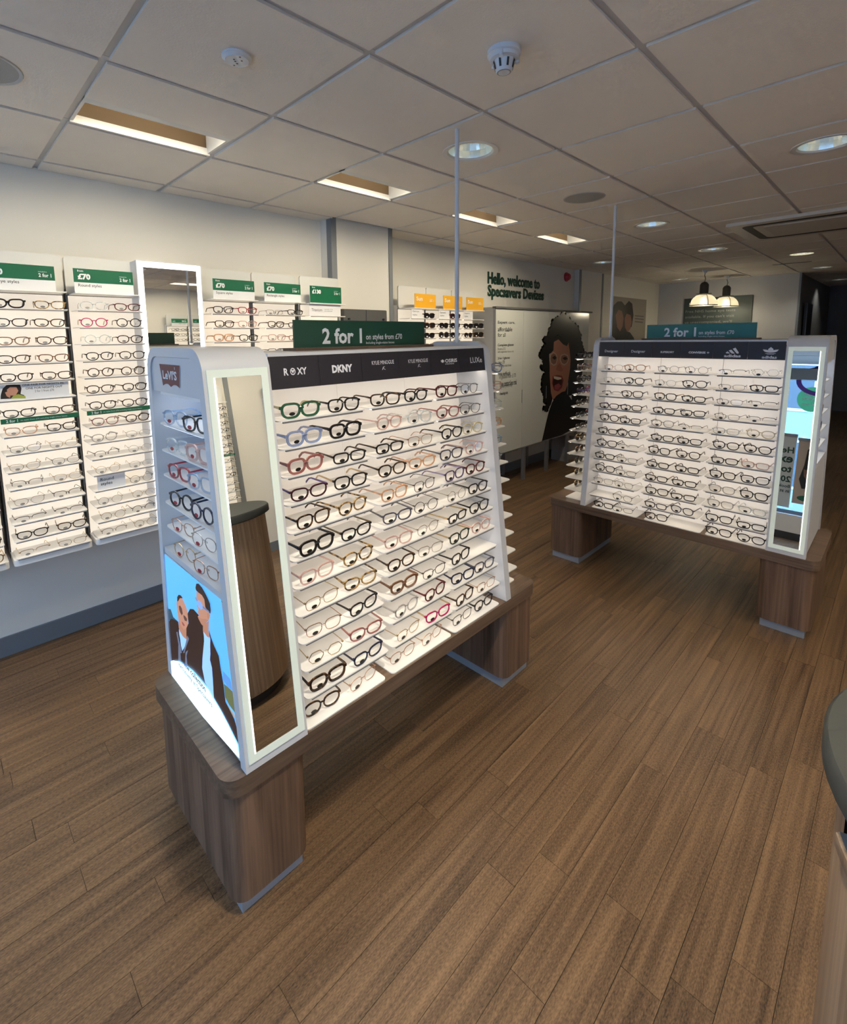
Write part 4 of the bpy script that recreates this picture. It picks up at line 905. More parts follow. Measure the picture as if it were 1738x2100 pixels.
def card(name, x, y0, y1, z0, z1, m_, items, label, group=None):
    o = empty(name, (x, (y0+y1)/2, z0)); w = (y1-y0)/2; top(o, label, 'sign', group)
    MB().box(-.003, 0, -w, w, 0, z1-z0).build('card', m_, o)
    for t, m2, y, z, ww, hh, bo in items: text(t, m2, o, (.0006, -w+y, z), YV, ZV, ww, hh, bold=bo)
    return o
card('style_card', -2.97, 1.985, 2.262, 1.8156, 1.896, CARD, [('Titanium', BLACKINK, .02, .03, .09, .02, 0), ('Lightweight, strong', BLACKINK, .13, .042, .075, .007, 0), ('and comfortable', BLACKINK, .13, .03, .07, .007, 0)], 'white titanium card under the all green price card')
card('style_card', -2.97, .601, .736, Z0-11*DZ+.0022, Z0-11*DZ+.078, CARD, [('Round', BLACKINK, .015, .046, .064, .017, .005), ('styles', BLACKINK, .015, .018, .056, .021, .005)], 'small white card on a lower shelf of the round styles bay')
pc = card('promotion_card', -2.969, .238, .515, Z0-5*DZ+.0022, Z0-5*DZ+.0785, CARD, [('ONE PAIR FOR NIGHTS IN,', BLACKINK, .088, .062, .17, .0105, .01), ('ONE FOR NIGHTS OUT', BLACKINK, .10, .046, .15, .0105, .01), ('2 for 1 from £70', BLACKINK, .135, .030, .078, .011, 0)], 'white promotion card with smiling portrait in the cat-eye bay')
for i, (k, m_) in enumerate((('hair', mat('print_hair', (.02, .012, .01), .6)), ('face', mat('print_skin', (.55, .27, .18), .6)), ('top', mat('print_lime', (.35, .38, .06), .6)), ('hand', MATS['print_skin']))):
    flat('print_'+k, [[(y-.3765, min(.074, max(.001, (z-(Z0-5*DZ+.0022))*.88))) for y, z in DATA['G_'+k]]], m_, pc, (.0005+.0003*i, 0, 0), YV, ZV)
# lit mirror between the bays
o = empty('wall_mirror', (XL, 1.06, 0)); top(o, 'tall wall mirror with bright white light frame between display bays', 'mirror')
MB().box(0, .24, -.178, .178, .55, 2.093).build('housing', STANDW, o)
for a, b_, c, d in ((-.17, .17, 2.058, 2.087), (-.17, .17, .56, .59), (-.17, -.147, .59, 2.058), (.147, .17, .59, 2.058)): MB().box(.24, .245, a, b_, c, d).build('light_frame', LEDW, o)
MB().box(.24, .243, -.147, .147, .59, 2.058).build('mirror_pane', MIRROR, o)
# sunglasses bays
SUNB = [(3.015, 3.335), (3.37, 3.695), (3.73, 4.055)]
for i, (a, b_) in enumerate(SUNB): bay(a, b_, 'white sunglasses wall bay, %s along from the pier' % NTH[i], -3.32, nrow=15, xs=-2.975, xp=-3.13)
for i, (a, b_, n) in enumerate(((3.075, 3.345, 'Sun'), (3.448, 3.722, 'Sun'), (3.785, 4.055, 'Sun'))):
    card('sun_card', -2.99, a, b_, 1.9032, 2.025, ORANGE, [('Sun', INK, .022, .062, .075, .034, .012), ('Included in', INK, .19, .075, .04, .008, 0), ('2 for 1', INK, .19, .058, .05, .014, .02)], 'orange sun card above the %s sunglasses bay from the pier' % NTH[i], 'orange sun cards')
for i, (a, b_, n) in enumerate(((3.028, 3.163, 'Cat-eye'), (3.382, 3.525, 'Geometric'), (3.733, 3.878, 'Square'))):
    card('style_card', -2.985, a, b_, Z0+.0022, 1.89, CARD, [(n, BLACKINK, .015, .047, .08, .017, 0), ('styles', BLACKINK, .015, .018, .055, .018, 0)], 'white card in the %s sunglasses bay from the pier' % NTH[i], 'white sunglasses style cards')
SG = [['- cat.thick.black', 'sq.thick.tort sq.thick.tort', 'cat.thick.black cat.thick.black', 'rect.mid.brown rect.mid.tort'], ['- pan.thick.maroon', 'sq.thick.black pan.thick.black', 'rd.thick.gun sq.thick.black', '- -'], ['- -', 'cat.thick.black sq.thick.black', 'pan.mid.tort sq.thick.tort', '- -']]
for i, colm in enumerate(SG):
    a, b_ = SUNB[i]
    for k, r_ in enumerate(colm):
        for j, s_ in enumerate(r_.split()):
            if s_ == '-': continue
            sp = spec_of(s_)
            M4 = Matrix.Translation((-2.99, a+(b_-a)*(.26 if j == 0 else .76), Z0-DZ*k+.0022)) @ Matrix.Rotation(R(-90+random.uniform(-7, 7)), 4, 'Z')
            glasses(sp, M4, 'dark-lensed %s %s sunglasses, %s shelf, %s sunglasses bay, %s pair' % (C[sp[2]][0], SHW[sp[0]], ORD[k], NTH[i], NTH[j]), 'sunglasses on the wall bays', cat='sunglasses', sticker=CARD, dark=True)
# wall display opposite (seen in the near stand's mirror)
bay(1.78, 2.12, 'white lit wall bay opposite, next to the one in the near mirror', XR, xs=2.94, xp=3.095, flip=True, strip=6)
bay(2.16, 2.50, 'white lit wall bay opposite, reflected in the near stand mirror', XR, xs=2.94, xp=3.095, flip=True, strip=6)
for k in range(14):
    sp = spec_of(['rect.mid.black', 'sq.mid.black', 'rect.mid.tort', 'sq.mid.gun', 'sq.mid.black', 'rect.mid.black', 'rect.mid.gun', 'rect.thin.gun', 'rect.thin.gun', 'sq.mid.black', 'rect.thin.gold', 'sq.thin.gun', 'rect.thin.silver', 'rect.thin.gun'][k])
    M4 = Matrix.Translation((2.955, 2.415, Z0-DZ*k+.0022)) @ Matrix.Rotation(R(90+random.uniform(-5, 5)), 4, 'Z')
    glasses(sp, M4, '%s glasses reflected in mirror, %s shelf of bay opposite' % (desc(sp), ORD[k]), 'glasses on the bay opposite')
for i, (a, b_) in enumerate(((3.10, 3.43), (3.47, 3.80))):
    bay(a, b_, 'white lit wall bay opposite, %s one reflected in the wall mirror' % NTH[i], XR, xs=2.94, xp=3.095, flip=True)
    price(a+.03, b_-.03, ('£100', 'Designer styles'), 'green price card reflected in the wall mirror, %s' % NTH[i], opp=True)
    for k in range(3):
        for j in range(2):
            sp = spec_of(('rect.mid.black', 'sq.mid.tort', 'pan.mid.black', 'sq.mid.black', 'rect.mid.tort', 'pan.thin.gun')[(k*2+j+i) % 6])
            M4 = Matrix.Translation((2.955, b_-(b_-a)*(.25+.5*j), Z0-DZ*k+.0022)) @ Matrix.Rotation(R(90+random.uniform(-5, 5)), 4, 'Z') @ Matrix.Scale(.95, 4)
            glasses(sp, M4, '%s glasses reflected in wall mirror, %s shelf, bay %s, pair %s' % (desc(sp), ORD[k], 'one' if i == 0 else 'two', 'one' if j == 0 else 'two'), 'glasses on the bays opposite the wall mirror', sticker=GREYST)
# dark cabinet on the pier behind the green board
o = empty('wall_cabinet', (-3.088, 2.575, 0)); top(o, 'dark grey two-door wall cabinet on the pier behind the green board', 'cabinet')
DKG = mat('cabinet_grey', (.075, .072, .072), .5)
MB().box(0, .03, -.225, .225, 1.25, 1.876).build('body', DKG, o)
for s in (-1, 1):
    d = MB().box(.03, .042, min(s*.003, s*.222), max(s*.003, s*.222), 1.255, 1.872).build('door', mat('cabinet_door', (.10, .098, .098), .5), o)
    MB().tube([(.042, s*.18, 1.80), (.056, s*.18, 1.80)], .008, 10).build('knob', BLACK, d)
# sliding-door cupboard with printed doors
XD = -2.998
cb = empty('cupboard', (0, 0, 0)); top(cb, 'white sliding-door cupboard on legs printed with a laughing portrait', 'cupboard')
CUPW = mat('cupboard_gloss', (.62, .63, .58), .16); CUPS = mat('cupboard_side', (.42, .41, .40), .5); ALU = mat('aluminium', (.30, .30, .31), .35, .6)
MB().box(-3.318, XD-.012, 4.27, 6.42, .385, 1.95).build('carcass', CUPS, cb)
dy = (6.40-4.275)/4
for i in range(4):
    d = MB().box(XD-.012+.0, XD, 4.275+dy*i+.002, 4.275+dy*(i+1)-.002, .385, 1.93).build('door', CUPW, cb)
    MB().box(XD, XD+.004, 4.275+dy*(i+1)-.012, 4.275+dy*(i+1)-.004, .9, 1.05).build('handle', ALU, d)
MB().box(XD-.03, XD+.012, 4.262, 6.47, 1.935, 1.955).build('top_rail', mat('rail_dark', (.10, .10, .10), .6), cb); MB().box(XD-.03, XD+.004, 4.262, 6.42, .375, .388).build('bottom_rail', ALU, cb); MB().box(XD-.02, XD+.004, 4.262, 4.275, .385, 1.94).build('side_rail', ALU, cb)
for y in (4.86, 5.38, 5.9, 6.38):
    MB().box(-3.02, -2.985, y-.02, y+.02, 0, .38).build('leg', ALU, cb); MB().box(-3.30, -3.265, y-.02, y+.02, 0, .38).build('leg', ALU, cb)
P = lambda n, c, r=.25: mat('portrait_'+n, c, r)
WL = [('back', P('hair', (.010, .009, .009))), ('hair2', P('hair', (.010, .009, .009))), ('hair', P('hair', (0, 0, 0))), ('face', P('skin', (.36, .16, .105))), ('jacket', P('jacket', (.010, .012, .015))), ('jacket2', P('jacket', (0, 0, 0))), ('nose', P('shade', (.27, .11, .075))), ('lips', P('lips', (.24, .05, .045))), ('mouth', P('mouth', (.04, .008, .008))), ('teeth', P('teeth', (.62, .55, .45))), ('tongue', P('tongue', (.30, .07, .08))), ('lensa', P('rim', (.42, .30, .22))), ('lensb', P('rim', (0, 0, 0))), ('eyea', P('eye', (.03, .015, .012))), ('eyeb', P('eye', (0, 0, 0)))]
def shrink(p, k):
    cx = sum(a for a, _ in p)/len(p); cz = sum(b for _, b in p)/len(p); return [(cx+(a-cx)*k, cz+(b-cz)*k) for a, b in p]
off = .0006
for k, m_ in WL:
    pt = DATA['W_'+k]; flat('portrait_'+k, [pt], m_, cb, (XD+off, 0, 0), YV, ZV); off += .0003
    if k.startswith('lens'): flat('portrait_glass', [shrink(pt, .8)], P('lens', (.22, .11, .08)), cb, (XD+off, 0, 0), YV, ZV); off += .0003
for t, body, bo in (('t1', 'Expert care,', .012), ('t2', 'affordable', .012), ('t3', 'for all', .012), ('t4', 'Complete glasses', .02), ('t5', 'from £15', 0), ('t6', 'with single-vision lenses only', 0), ('t7', '2 for 1 glasses', .02), ('t8', 'from £70', 0), ('t9', 'with single-vision lenses', 0), ('t10', 'Free varifocals', .02), ('t11', 'in glasses from £170', 0), ('t12', 'Free contact lens trial', .02), ('t13', 'when you buy', 0), ('t14', 'Hearing aids', .02), ('t15', 'Ask us for terms. See in store for details', 0)):
    (ya, za), (yb, zb) = DATA['T_'+t]; text(body, BLACKINK, cb, (XD+.0006, ya, min(za, zb)), YV, ZV, abs(yb-ya), None if t in ('t15',) else abs(za-zb)*.95, bold=bo)
rc = random.Random(3); hp_ = DATA['W_hair']; b = MB()
for i in range(len(hp_)):
    if 31 <= i <= 41: continue
    for j in range(3):
        t = rc.random(); a, c = hp_[i], hp_[(i+1) % len(hp_)]
        y, z = a[0]+(c[0]-a[0])*t, a[1]+(c[1]-a[1])*t; r_ = rc.uniform(.014, .045); n = 9; k0 = rc.random()*6
        pts = [(y+math.cos(k0+6.283*q/n)*r_*rc.uniform(.6, 1.15), z+math.sin(k0+6.283*q/n)*r_*.8*rc.uniform(.6, 1.15)) for q in range(n)]
        b.poly([(p[0], p[1], .00025*(i % 3)) for p in pts])
me = b.mesh('portrait_curls'); me.transform(frame_mat((XD+.0004, 0, 0), YV, ZV)); addobj('portrait_curls', me, MATS['portrait_hair'], cb)['kind'] = 'stuff'
flat('portrait_brow', [[(5.24, 1.63), (5.33, 1.655), (5.39, 1.63), (5.33, 1.640)], [(5.50, 1.625), (5.60, 1.66), (5.68, 1.62), (5.60, 1.643)]], MATS['portrait_hair'], cb, (XD+.007, 0, 0), YV, ZV)
# boxes under the cupboard
for i, y in enumerate((6.02, 6.2)):
    MB().prism([(-.09, .0), (.09, .0), (.075, .27), (-.02, .30), (-.085, .22)], -.1, .1, 'x').build('storage_bag', mat('bag_grey', (.30, .29, .29), .8), None, loc=(-3.14, y, 0))
    top(bpy.context.scene.objects['storage_bag' if i == 0 else 'storage_bag.001'], 'grey bag standing under the cupboard, %s' % ('beside the middle leg' if i == 0 else 'beside the end leg'), 'bag', 'bags under the cupboard')

# ================================================================== on the walls
o = empty('wall_lettering', (-3.318, 0, 0)); top(o, 'large dark green welcome lettering on the wall above the cupboard', 'lettering')
LGN = mat('letter_green', (.004, .045, .026), .5)
for body, y, z, w, h in (('Hello, welcome to', 4.572, 2.205, 1.10, .155), ('Specsavers Devizes', 4.574, 2.055, 1.20, .165)):
    me = text_mesh('lettering', body, w, h, .025); me.transform(frame_mat((.0, y, z), YV, ZV)); t = addobj('lettering', me, LGN, o)
    md = t.modifiers.new('thick', 'SOLIDIFY'); md.thickness = .008; md.offset = 1
o = empty('alarm_bell', (-3.32, 6.36, 2.43)); top(o, 'round red alarm bell high on the wall near the corner strip', 'alarm')
AR = mat('alarm_red', (.42, .012, .03), .35)
b = MB(); pr = [(.0, .055), (.035, .052), (.048, .035), (.05, .0)]; b.lathe(pr, 20); me = b.mesh('bell', True); me.transform(Matrix.Rotation(R(90), 4, 'Y')); addobj('bell', me, AR, o)
b = MB(); b.lathe([(.0, .012), (.06, .012), (.062, .0)], 24); me = b.mesh('back_plate', True); me.transform(Matrix.Rotation(R(90), 4, 'Y')); addobj('back_plate', me, AR, o)
# portrait poster by the end wall
o = empty('poster', (-3.258, 0, 0)); top(o, 'beige poster with two dark-haired faces beside the end wall', 'poster')
MB().box(0, .012, 7.70, 9.10, 1.25, 2.235).build('board', mat('poster_beige', (.32, .29, .25), .6), o)
for i, (k, c) in enumerate((('hair', (.015, .012, .012)), ('fa', (.20, .09, .06)), ('fb', (.22, .10, .07)), ('body', (.012, .012, .015)), ('l1', (.12, .1, .1)), ('l2', (.12, .1, .1)), ('l3', (.12, .1, .1)))):
    flat('print', [DATA['P_'+k]], mat('poster2_'+k, c, .5), o, (.0126+.0004*i, 0, 0), YV, ZV)
# notice on the end wall
o = empty('notice_board', (0, YB-.002, 0)); top(o, 'dark green-grey notice with pale writing on the end wall', 'notice')
MB().box(-2.83, -1.832, -.015, 0, 1.35, 2.25).build('board', mat('notice_grey', (.055, .075, .07), .5), o)
PALE = mat('print_pale', (.30, .32, .31), .6)
for i, t in enumerate(('Free NHS home eye tests', 'available. If you can\'t visit', 'us unaccompanied, we\'ll', 'come to you')):
    text(t, PALE, o, (-2.80, -.0156, 2.01-.092*i-.02), XV, ZV, (.74, .73, .70, .33)[i], .058)
# corridor: open door and exit sign
o = empty('door_leaf', (-1.10, 10.4, 0)); top(o, 'dark door standing open in the corridor', 'door')
MB().box(-.12, -.09, -.3, .35, .01, 2.1).build('leaf', mat('door_dark', (.02, .02, .023), .4), o); MB().box(-.09, -.08, -.3, -.26, .01, 2.1).build('edge_strip', mat('door_edge', (.16, .16, .18), .4), o); MB().box(-.09, -.05, .2, .24, 1.0, 1.03).build('handle', ALU, o)
o = empty('exit_sign', (-.62, YC-.0, 2.12)); top(o, 'dark unlit exit sign high on the corridor end wall', 'sign')
MB().box(-.2, .25, -.02, 0, -.06, .06).build('plate', mat('exit_dark', (.012, .014, .013), .4), o)
text('EXIT', mat('exit_ink', (.06, .07, .07), .5), o, (-.16, -.021, -.035), XV, ZV, .2, .07, bold=.03)
# double socket opposite
o = empty('wall_socket', (XR, 2.72, .45)); top(o, 'white double wall socket reflected in the near mirror', 'socket')
MB().box(-.01, 0, -.075, .075, -.043, .043).build('plate', WHITE, o)
for s in (-1, 1):
    MB().box(-.012, -.01, s*.035-.006, s*.035+.006, .02, .036).build('switch', WHITE, o)
    MB().box(-.0112, -.01, s*.035-.003, s*.035+.003, -.005, .007).box(-.0112, -.01, s*.035-.013, s*.035-.008, -.022, -.017).box(-.0112, -.01, s*.035+.008, s*.035+.013, -.022, -.017).build('pin_holes', BLACK, o)

# ================================================================== on the ceiling
REFL = mat('trough_reflector', (.15, .095, .05), .6, 0); TWH = mat('trough_white', (.74, .73, .70), .4)
TUBE = mat('trough_tube', (.9, .9, .9), .4, emit=(1.0, .90, .68), es=9.0)
tl = {-1: 'added unseen at the window end', 1: 'between the detector base and the display wall', 3: 'second along, beside the pier', 5: 'third along, behind the pole', 7: 'fourth along, past the pole'}
def washer(k, sgn, label, power):
    y0, y1 = OY+T*k+0.0125, OY+T*(k+1)-0.0125; xe = (OX+0.0125) if sgn < 0 else (OX+T*8-0.0125); X_ = lambda d: xe-sgn*d
    o = empty('wall_washer', (0, 0, CEIL)); top(o, 'recessed trough light in the ceiling, %s' % label, 'ceiling light', 'recessed trough lights')
    w = .265
    MB().box(X_(0), X_(.013), y0, y1, -.012, .02).build('front_lip', TWH, o)
    MB().box(X_(w-.045), X_(w), y0, y1, -.006, .02).build('rear_lip', TWH, o)
    MB().box(X_(0), X_(w), y0, y0+.012, -.004, .14).build('end_plate', TWH, o); MB().box(X_(0), X_(w), y1-.012, y1, -.004, .14).build('end_plate', TWH, o)
    MB().box(X_(0), X_(.006), y0, y1, .02, .14).box(X_(0), X_(w), y0, y1, .14, .15).build('reflector', REFL, o)
    MB().box(X_(w-.006), X_(w), y0, y1, .02, .14).build('housing', TWH, o)
    MB().tube([(X_(w-.03), y0+.03, .055), (X_(w-.03), y1-.03, .055)], .013, 10).build('tube_lamp', TUBE, o, True)
    l = area('trough_lamp', (X_(w-.06), (y0+y1)/2, CEIL-.002), (X_(w-.06)+sgn*.55, (y0+y1)/2, CEIL-.9), .5, .07, power, (1.0, .88, .66), spread=125)
    l.parent = o; l.location = (X_(w-.06), (y0+y1)/2, -.002)
for k in TROUGH: washer(k, -1, tl[k], 3.6)
for i, k in enumerate(FILL_TROUGH): washer(k, 1, 'added to light the opposite wall, %s' % NTH[i], 7)
DN = ['behind the near pole', 'past the ceiling speaker', 'between the cassette and the far pole', 'above the cupboard', 'at the corner of the end wall', 'at the frame edge near the cassette', 'lit warm beyond the cassette', 'at the mouth of the corridor', 'deep in the corridor']+['added as fill outside the frame above the %s' % t for t in ('aisle', 'counter', 'counter, second', 'counter, third', 'opposite wall', 'opposite wall, second', 'counter, fourth', 'window')]
CHR = mat('downlight_chrome', (.80, .82, .76), .22, .8, emit=(.85, .95, .80), es=.05); WARM = mat('downlight_lit', (.9, .85, .7), .4, emit=(1.0, .92, .62), es=3.5); DIM = mat('downlight_lamp', (.8, .8, .75), .4, emit=(1.0, .95, .8), es=1.5)  # faint glow put into the chrome stands in for reflected light
for i, (x, y) in enumerate(DOWN+FILL_DOWN):
    o = empty('downlight', (x, y, CEIL)); top(o, 'round recessed downlight %s' % DN[i], 'ceiling light', 'round downlights')
    MB().lathe([(.136, -.006), (.134, -.013), (.112, -.011), (.106, -.004), (.108, .006), (.136, -.006)], 36).build('trim_ring', TWH, o, True)
    b = MB(); n = 36; prof = [(.106, -.002), (.100, .03), (.085, .07), (.055, .10), (.0, .105)]; b.lathe(prof, n); b.build('reflector', CHR, o, False)
    MB().lathe([(.0, .062), (.022, .062), (.026, .08), (.026, .10)], 16).build('lamp', WARM if i == 6 else DIM, o, True)
    if i >= len(DOWN):  # lamps of the added fill downlights
        l = bpy.data.lights.new('downlight_lamp', 'AREA'); l.shape = 'DISK'; l.size = .16; l.energy = 12 if i == len(DOWN) else 5.5; l.spread = R(120); l.color = (1, .88, .7)
        lo_ = bpy.data.objects.new('downlight_lamp', l); COL.objects.link(lo_); lo_.parent = o; lo_.location = (0, 0, .012)
    if i in (7, 8):
        l = bpy.data.lights.new('downlight_lamp', 'SPOT'); l.energy = 5; l.color = (1, .96, .86); l.spot_size = R(120); l.spot_blend = .6; l.shadow_soft_size = .05
        lo_ = bpy.data.objects.new('downlight_lamp', l); COL.objects.link(lo_); lo_.parent = o; lo_.location = (0, 0, .03)
    if i == 6:
        l = bpy.data.lights.new('downlight_lamp', 'SPOT'); l.energy = 22; l.color = (1, .86, .6); l.spot_size = R(100); l.spot_blend = .6; l.shadow_soft_size = .04
        lo_ = bpy.data.objects.new('downlight_lamp', l); COL.objects.link(lo_); lo_.parent = o; lo_.location = (0, 0, .03)
        MB().lathe([(.0, .02), (.098, .02)], 24).build('diffuser', WARM, o)
SPK = mat('speaker_mesh', (.40, .40, .39), .7, bump=(900, .5))
for x, y, n in ((-2.162, .203, 'at the frame edge above the wall bays'), (-1.562, 3.203, 'between the two cable poles')):
    o = empty('ceiling_speaker', (x, y, CEIL-.007)); top(o, 'round grey ceiling speaker %s' % n, 'speaker', 'ceiling speakers')
    MB().lathe([(.0, -.004), (.118, -.004)], 36).build('grille', SPK, o); MB().lathe([(.118, -.004), (.128, -.006), (.132, .0)], 36).build('rim', mat('speaker_rim', (.5, .5, .49), .5), o, True)
o = empty('smoke_detector', (-.962, 1.403, CEIL-.007)); top(o, 'white dome smoke detector on a tile in front of the pole', 'smoke detector')
DW = mat('detector_white', (.70, .72, .76), .4)
MB().lathe([(.0, .0), (.052, .0), (.052, -.016), (.046, -.019)], 32).build('base', DW, o, True)
MB().lathe([(.046, -.018), (.045, -.030), (.034, -.033)], 32).build('collar', DW, o, True)
MB().lathe([(.033, -.032), (.026, -.062), (.022, -.066)], 24).build('head', DW, o, True)
MB().lathe([(.022, -.066), (.018, -.0665)], 24).build('head_ring', mat('detector_ring', (.35, .33, .3), .5), o); MB().lathe([(.018, -.0668), (.0, -.0668)], 24).build('cap', DW, o)
for i in range(8):
    a = 2*math.pi*i/8+.2; c, s = math.cos(a), math.sin(a); b = MB(); w = .0035
    P4 = [(.0335, -.036), (.0275, -.058)]; vs = []
    for r_, z in P4: vs += [(r_*c*1.02-s*w, r_*s*1.02+c*w, z), (r_*c*1.02+s*w, r_*s*1.02-c*w, z)]
    b.add([vs[0], vs[1], vs[3], vs[2]], [(0, 1, 2, 3)]).build('vent_slot', BLACK, o)
for a in (.9, 3.0, 5.1):
    c, s = math.cos(a), math.sin(a); MB().tube([(.040*c, .040*s, -.02), (.043*c, .043*s, -.038)], [.009, .007], 8).build('lug', DW, o, True)
o = empty('detector_base', (-1.555, .803, CEIL-.007)); top(o, 'empty round white detector base on a ceiling tile', 'detector base')
MB().lathe([(.0, -.016), (.036, -.016), (.038, -.012), (.046, -.008), (.046, .0)], 28).build('plate', DW, o, True)
for (x, y) in ((.012, .01), (-.012, .006), (.004, -.012), (-.004, -.004), (.028, -.004), (-.028, .004)): MB().lathe([(.0, -.0165), (.0035, -.0165)], 8, (x, y)).build('screw_hole', BLACK, o)
o = empty('air_conditioner', (-.66, 5.36, CEIL-.004)); top(o, 'square ceiling air-conditioning cassette with dark slot and grille', 'air conditioner')
ACW = mat('cassette_cream', (.64, .60, .54), .5)
MB().prism(rrect(-.49, .49, -.49, .49, .03), -.030, -.006).build('panel', ACW, o)
MB().ring(rrect(-.40, .40, -.40, .40, .07, 6), rrect(-.335, .335, -.335, .335, .05, 6), -.0312, -.029, 'z').build('air_slot', mat('slot_black', (.012, .011, .01), .6), o)
MB().prism(rrect(-.27, .27, -.27, .27, .03), -.036, -.030).build('intake_grille', mat('grille_cream', (.58, .54, .48), .6, bump=(300, .4)), o)
o = empty('ceiling_vent', (-1.17, 8.27, CEIL-.007)); top(o, 'narrow dark slot vent in the ceiling before the end wall', 'vent')
MB().box(-.2, .2, -.03, .03, -.006, .0).build('frame', mat('vent_grey', (.3, .3, .3), .5), o); MB().box(-.19, .19, -.02, .02, -.0066, -.006).build('slot', BLACK, o)
o = MB().prism(rrect(-1.12, -.90, .70, .935, .02), CEIL-.0085, CEIL-.0068).build('light_patch', mat('patch_cream', (.66, .53, .28), .7)); top(o, 'pale yellow patch of painted light on a ceiling tile at the frame top', 'panel')  # soft yellow light on the ceiling, drawn as a thin coloured panel
# pendant lamps
SHD = see_through('pendant_glass', (.75, .72, .62), .55, .3, .06)
for i, (x, y, zb) in enumerate(((-2.115, 8.1, 2.045), (-2.10, 9.25, 2.065))):
    o = empty('pendant_lamp', (x, y, zb)); top(o, 'ribbed glass dome pendant lamp, %s' % ('in front of its twin' if i == 0 else 'behind its twin by the end wall'), 'pendant lamp', 'dome pendant lamps')
    DK = mat('pendant_grey', (.07, .07, .07), .5)
    MB().lathe([(.172, .0), (.170, .03), (.158, .07), (.132, .11), (.095, .14), (.05, .152)], 32).build('shade', SHD, o, True)
    MB().lathe([(.176, -.006), (.178, .004), (.172, .006), (.170, -.006), (.176, -.006)], 32).build('rim', DK, o, True)
    for a in range(4):
        c, s = math.cos(a*math.pi/2+.6), math.sin(a*math.pi/2+.6)
        MB().tube([(.175*c, .175*s, .0), (.163*c, .163*s, .07), (.136*c, .136*s, .113), (.097*c, .097*s, .145), (.05*c, .05*s, .158)], .004, 6).build('cage_rib', DK, o)
    MB().lathe([(.10, .16), (.10, .166), (.055, .17), (.055, .29), (.035, .32), (.012, .33)], 20).build('lamp_holder', DK, o, True)
    MB().tube([(0, 0, .33), (.01, 0, .37), (-.005, 0, .42), (0, 0, CEIL-zb-.05)], .004, 6).build('cord', BLACK, o)
    MB().lathe([(.012, CEIL-zb-.06), (.03, CEIL-zb-.03), (.045, CEIL-zb-.008), (.045, CEIL-zb)], 16).build('ceiling_rose', WHITE, o, True)
    MB().lathe([(.0, .03), (.03, .045), (.038, .075), (.025, .11), (.0, .12)], 14).build('bulb', mat('bulb_glow', (1, .95, .8), .4, emit=(1.0, .86, .55), es=7.0), o, True)
    l = bpy.data.lights.new('pendant_bulb', 'POINT'); l.energy = 4; l.color = (1, .86, .6); l.shadow_soft_size = .05
    lo_ = bpy.data.objects.new('pendant_bulb', l); COL.objects.link(lo_); lo_.parent = o; lo_.location = (0, 0, -.02)

# ================================================================== service counter at the edge of the frame
o = empty('service_counter', (.33, 1.06, 0)); top(o, 'round-ended wood service counter with grey top at the frame edge', 'counter')
MB().lathe([(.0, .955), (.372, .955), (.382, .96), (.382, .992), (.376, 1.0), (.0, 1.0)], 64).build('top', GREYTOP, o, True)
MB().lathe([(.35, .06), (.355, .08), (.355, .845)], 64).build('body', COUNTERW, o, True)
MB().lathe([(.355, .845), (.355, .955), (.335, .955), (.335, .845), (.355, .845)], 40, (0, 0), R(28), R(196)).build('upper_skirt', COUNTERW, o, True)
MB().lathe([(.0, .845), (.36, .845), (.364, .85), (.364, .872), (.36, .876)], 48, (0, 0), R(196), R(388)).build('shelf_edge', COUNTERW, o, True)
MB().lathe([(.36, .8762), (.0, .8762)], 48, (0, 0), R(196), R(388)).build('lower_worktop', mat('worktop_pale', (.34, .36, .36), .4), o)
MB().lathe([(.30, .876), (.30, .955)], 48).build('recess', DARKW, o, True)
MB().lathe([(.31, .0), (.31, .06)], 40).build('foot_ring', mat('foot_black', (.02, .02, .02), .5), o)
o = empty('glasses_case', (.30, 1.17, 1.0005)); top(o, 'black rounded glasses case on the grey counter top', 'case')
b = MB(); n = 20; prof = []
for i in range(7):
    a = R(-90+180*i/6); prof.append((math.cos(a), math.sin(a)))
b.lathe([(.03*r_+.0, .022+.022*z) for r_, z in prof], n); me = b.mesh('lower_shell', True)
for v in me.vertices: v.co.x *= 2.2
addobj('lower_shell', me, BLACK, o); MB().prism(rrect(-.067, .067, -.0305, .0305, .03, 6), .021, .023).build('seam', mat('seam_grey', (.08, .08, .08), .4), o)

# ================================================================== things in the shop window (reflected)
o = empty('window_poster', (-1.27, -2.42, 0)); top(o, 'white window banner with dark green writing reflected in the far mirror', 'banner')
MB().box(-.25, .235, -.02, .02, .42, 1.44).build('panel', mat('banner_white', (.55, .57, .55), .5), o); MB().box(-.26, .24, -.03, .03, 1.44, 1.485).build('top_rail', ALU, o); MB().box(-.05, .05, -.05, .05, .10, .42).build('stand_foot', BLACK, o)
for i, t in enumerate(('He', 'ex', 'to', '20')):
    text(t, LGN, o, (.22, .0206, 1.2-.14*i), (-1, 0, 0), ZV, None, .09, bold=.03)
for i, t in enumerate(('Book', 'in st')): text(t, LGN, o, (.22, .0206, .70-.07*i), (-1, 0, 0), ZV, None, .045, bold=.02)
o = empty('window_poster', (-.80, -2.42, 0)); top(o, 'beige window poster of a dark-haired head reflected in the far mirror', 'poster')
MB().box(-.21, .25, -.02, .02, .50, 1.40).build('panel', mat('banner_beige', (.48, .38, .30), .5), o); MB().box(-.22, .26, -.03, .03, 1.40, 1.44).build('top_rail', ALU, o); MB().box(-.05, .05, -.05, .05, .10, .5).build('stand_foot', BLACK, o)
fx = lambda pts: [(-a, z) for a, z in pts]
flat('print', [fx([(-.10, 1.28), (-.04, 1.34), (.10, 1.36), (.2, 1.3), (.2, .75), (-.12, .72), (-.16, .85), (-.12, 1.05)])], mat('banner_dark', (.02, .018, .018), .5), o, (0, .0206, 0), (-1, 0, 0), ZV)
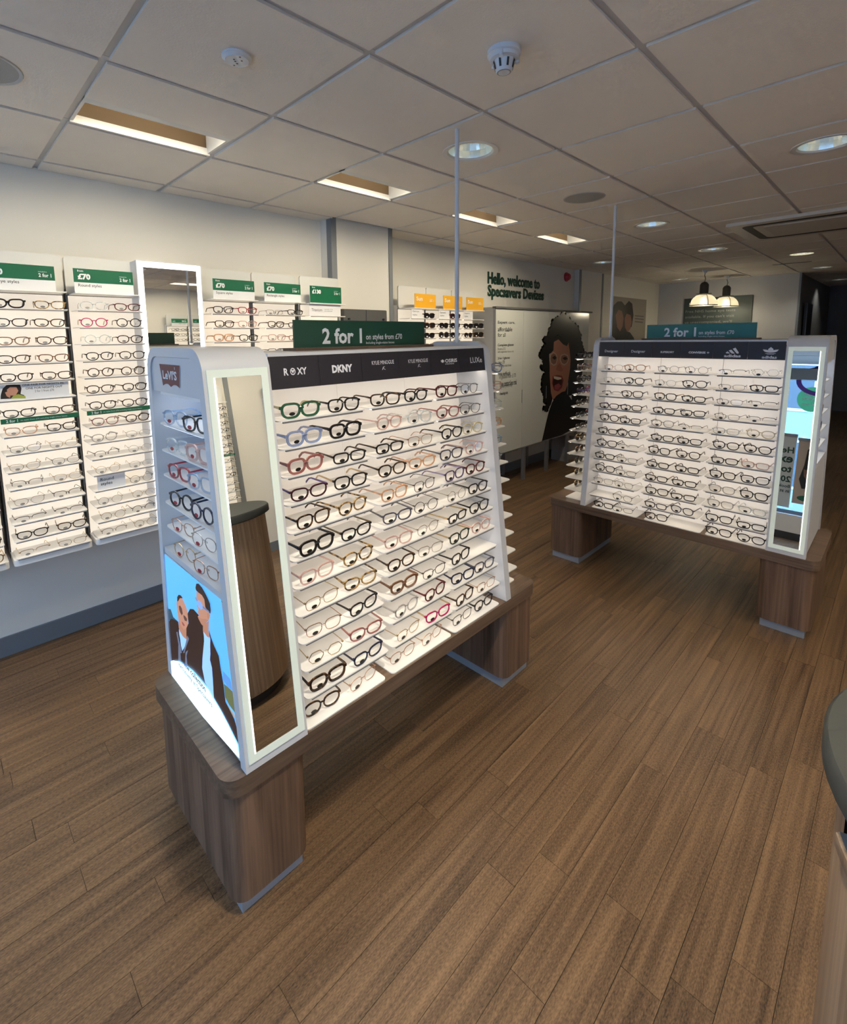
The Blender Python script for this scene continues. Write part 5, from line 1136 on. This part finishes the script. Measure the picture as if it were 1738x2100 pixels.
flat('print', [fx([(-.06, 1.10), (.05, 1.12), (.2, 1.1), (.2, .95), (.05, .9), (-.05, 1.0)])], mat('banner_skin', (.13, .06, .04), .5), o, (0, .0210, 0), (-1, 0, 0), ZV)
flat('print', [fx([(-.12, 1.0), (-.06, .98), (.06, .86), (.08, .78), (-.02, .77), (-.11, .9)])], mat('banner_hand', (.25, .13, .09), .5), o, (0, .0214, 0), (-1, 0, 0), ZV)
flat('logo', [fx(ell(-.06, .585, .10, .04, 16)), fx(ell(.06, .585, .10, .04, 16))], GREEN, o, (0, .0206, 0), (-1, 0, 0), ZV)
o = empty('window_sticker', (-.943, YF-.05, 2.03)); top(o, 'round green window sticker reflected in the far mirror', 'sticker')
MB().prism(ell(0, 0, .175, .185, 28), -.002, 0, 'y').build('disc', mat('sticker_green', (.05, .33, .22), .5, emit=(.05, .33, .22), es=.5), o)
for t, z, w, h in (('Offers for', .04, .22, .05), ('everyone', -.03, .22, .05), ('under the sun', -.09, .22, .035)):
    text(t, INK, o, (-.11, .0006, z), XV, ZV, w, h, bold=.01)
o = empty('window_graphic', (-.85, YF-.04, 2.30)); top(o, 'purple curved window graphic reflected in the far mirror', 'sticker')
VIO = mat('graphic_purple', (.16, .05, .42), .5)
b = MB(); oo = ell(0, 0, .30, .22, 28); ii = ell(0, 0, .24, .16, 28); b.ring(oo, ii, -.004, 0, 'y'); b.build('curl', VIO, o)
MB().prism(ell(-.02, .19, .09, .05, 16), -.004, 0, 'y').build('petal', VIO, o)
for x, w in ((-1.0, .3), (-.66, .28)):
    o = empty('display_box', (x, -2.235, 0)); top(o, 'white display box on the window ledge, %s' % ('by the banner' if x < -.8 else 'by the beige poster'), 'box', 'window display boxes')
    MB().box(-w/2, w/2, -.1, .1, .12, .34).build('carton', WHITE, o); MB().box(-w/2-.02, w/2+.02, -.1, .1, .10, .12).build('tray', CARD, o)
top(MB().box(-3.1, 3.05, YF, YF+.42, 0, .10).build('window_ledge', mat('ledge_dark', (.03, .033, .04), .5)), 'low dark ledge along the shop window', 'ledge', kind='structure')
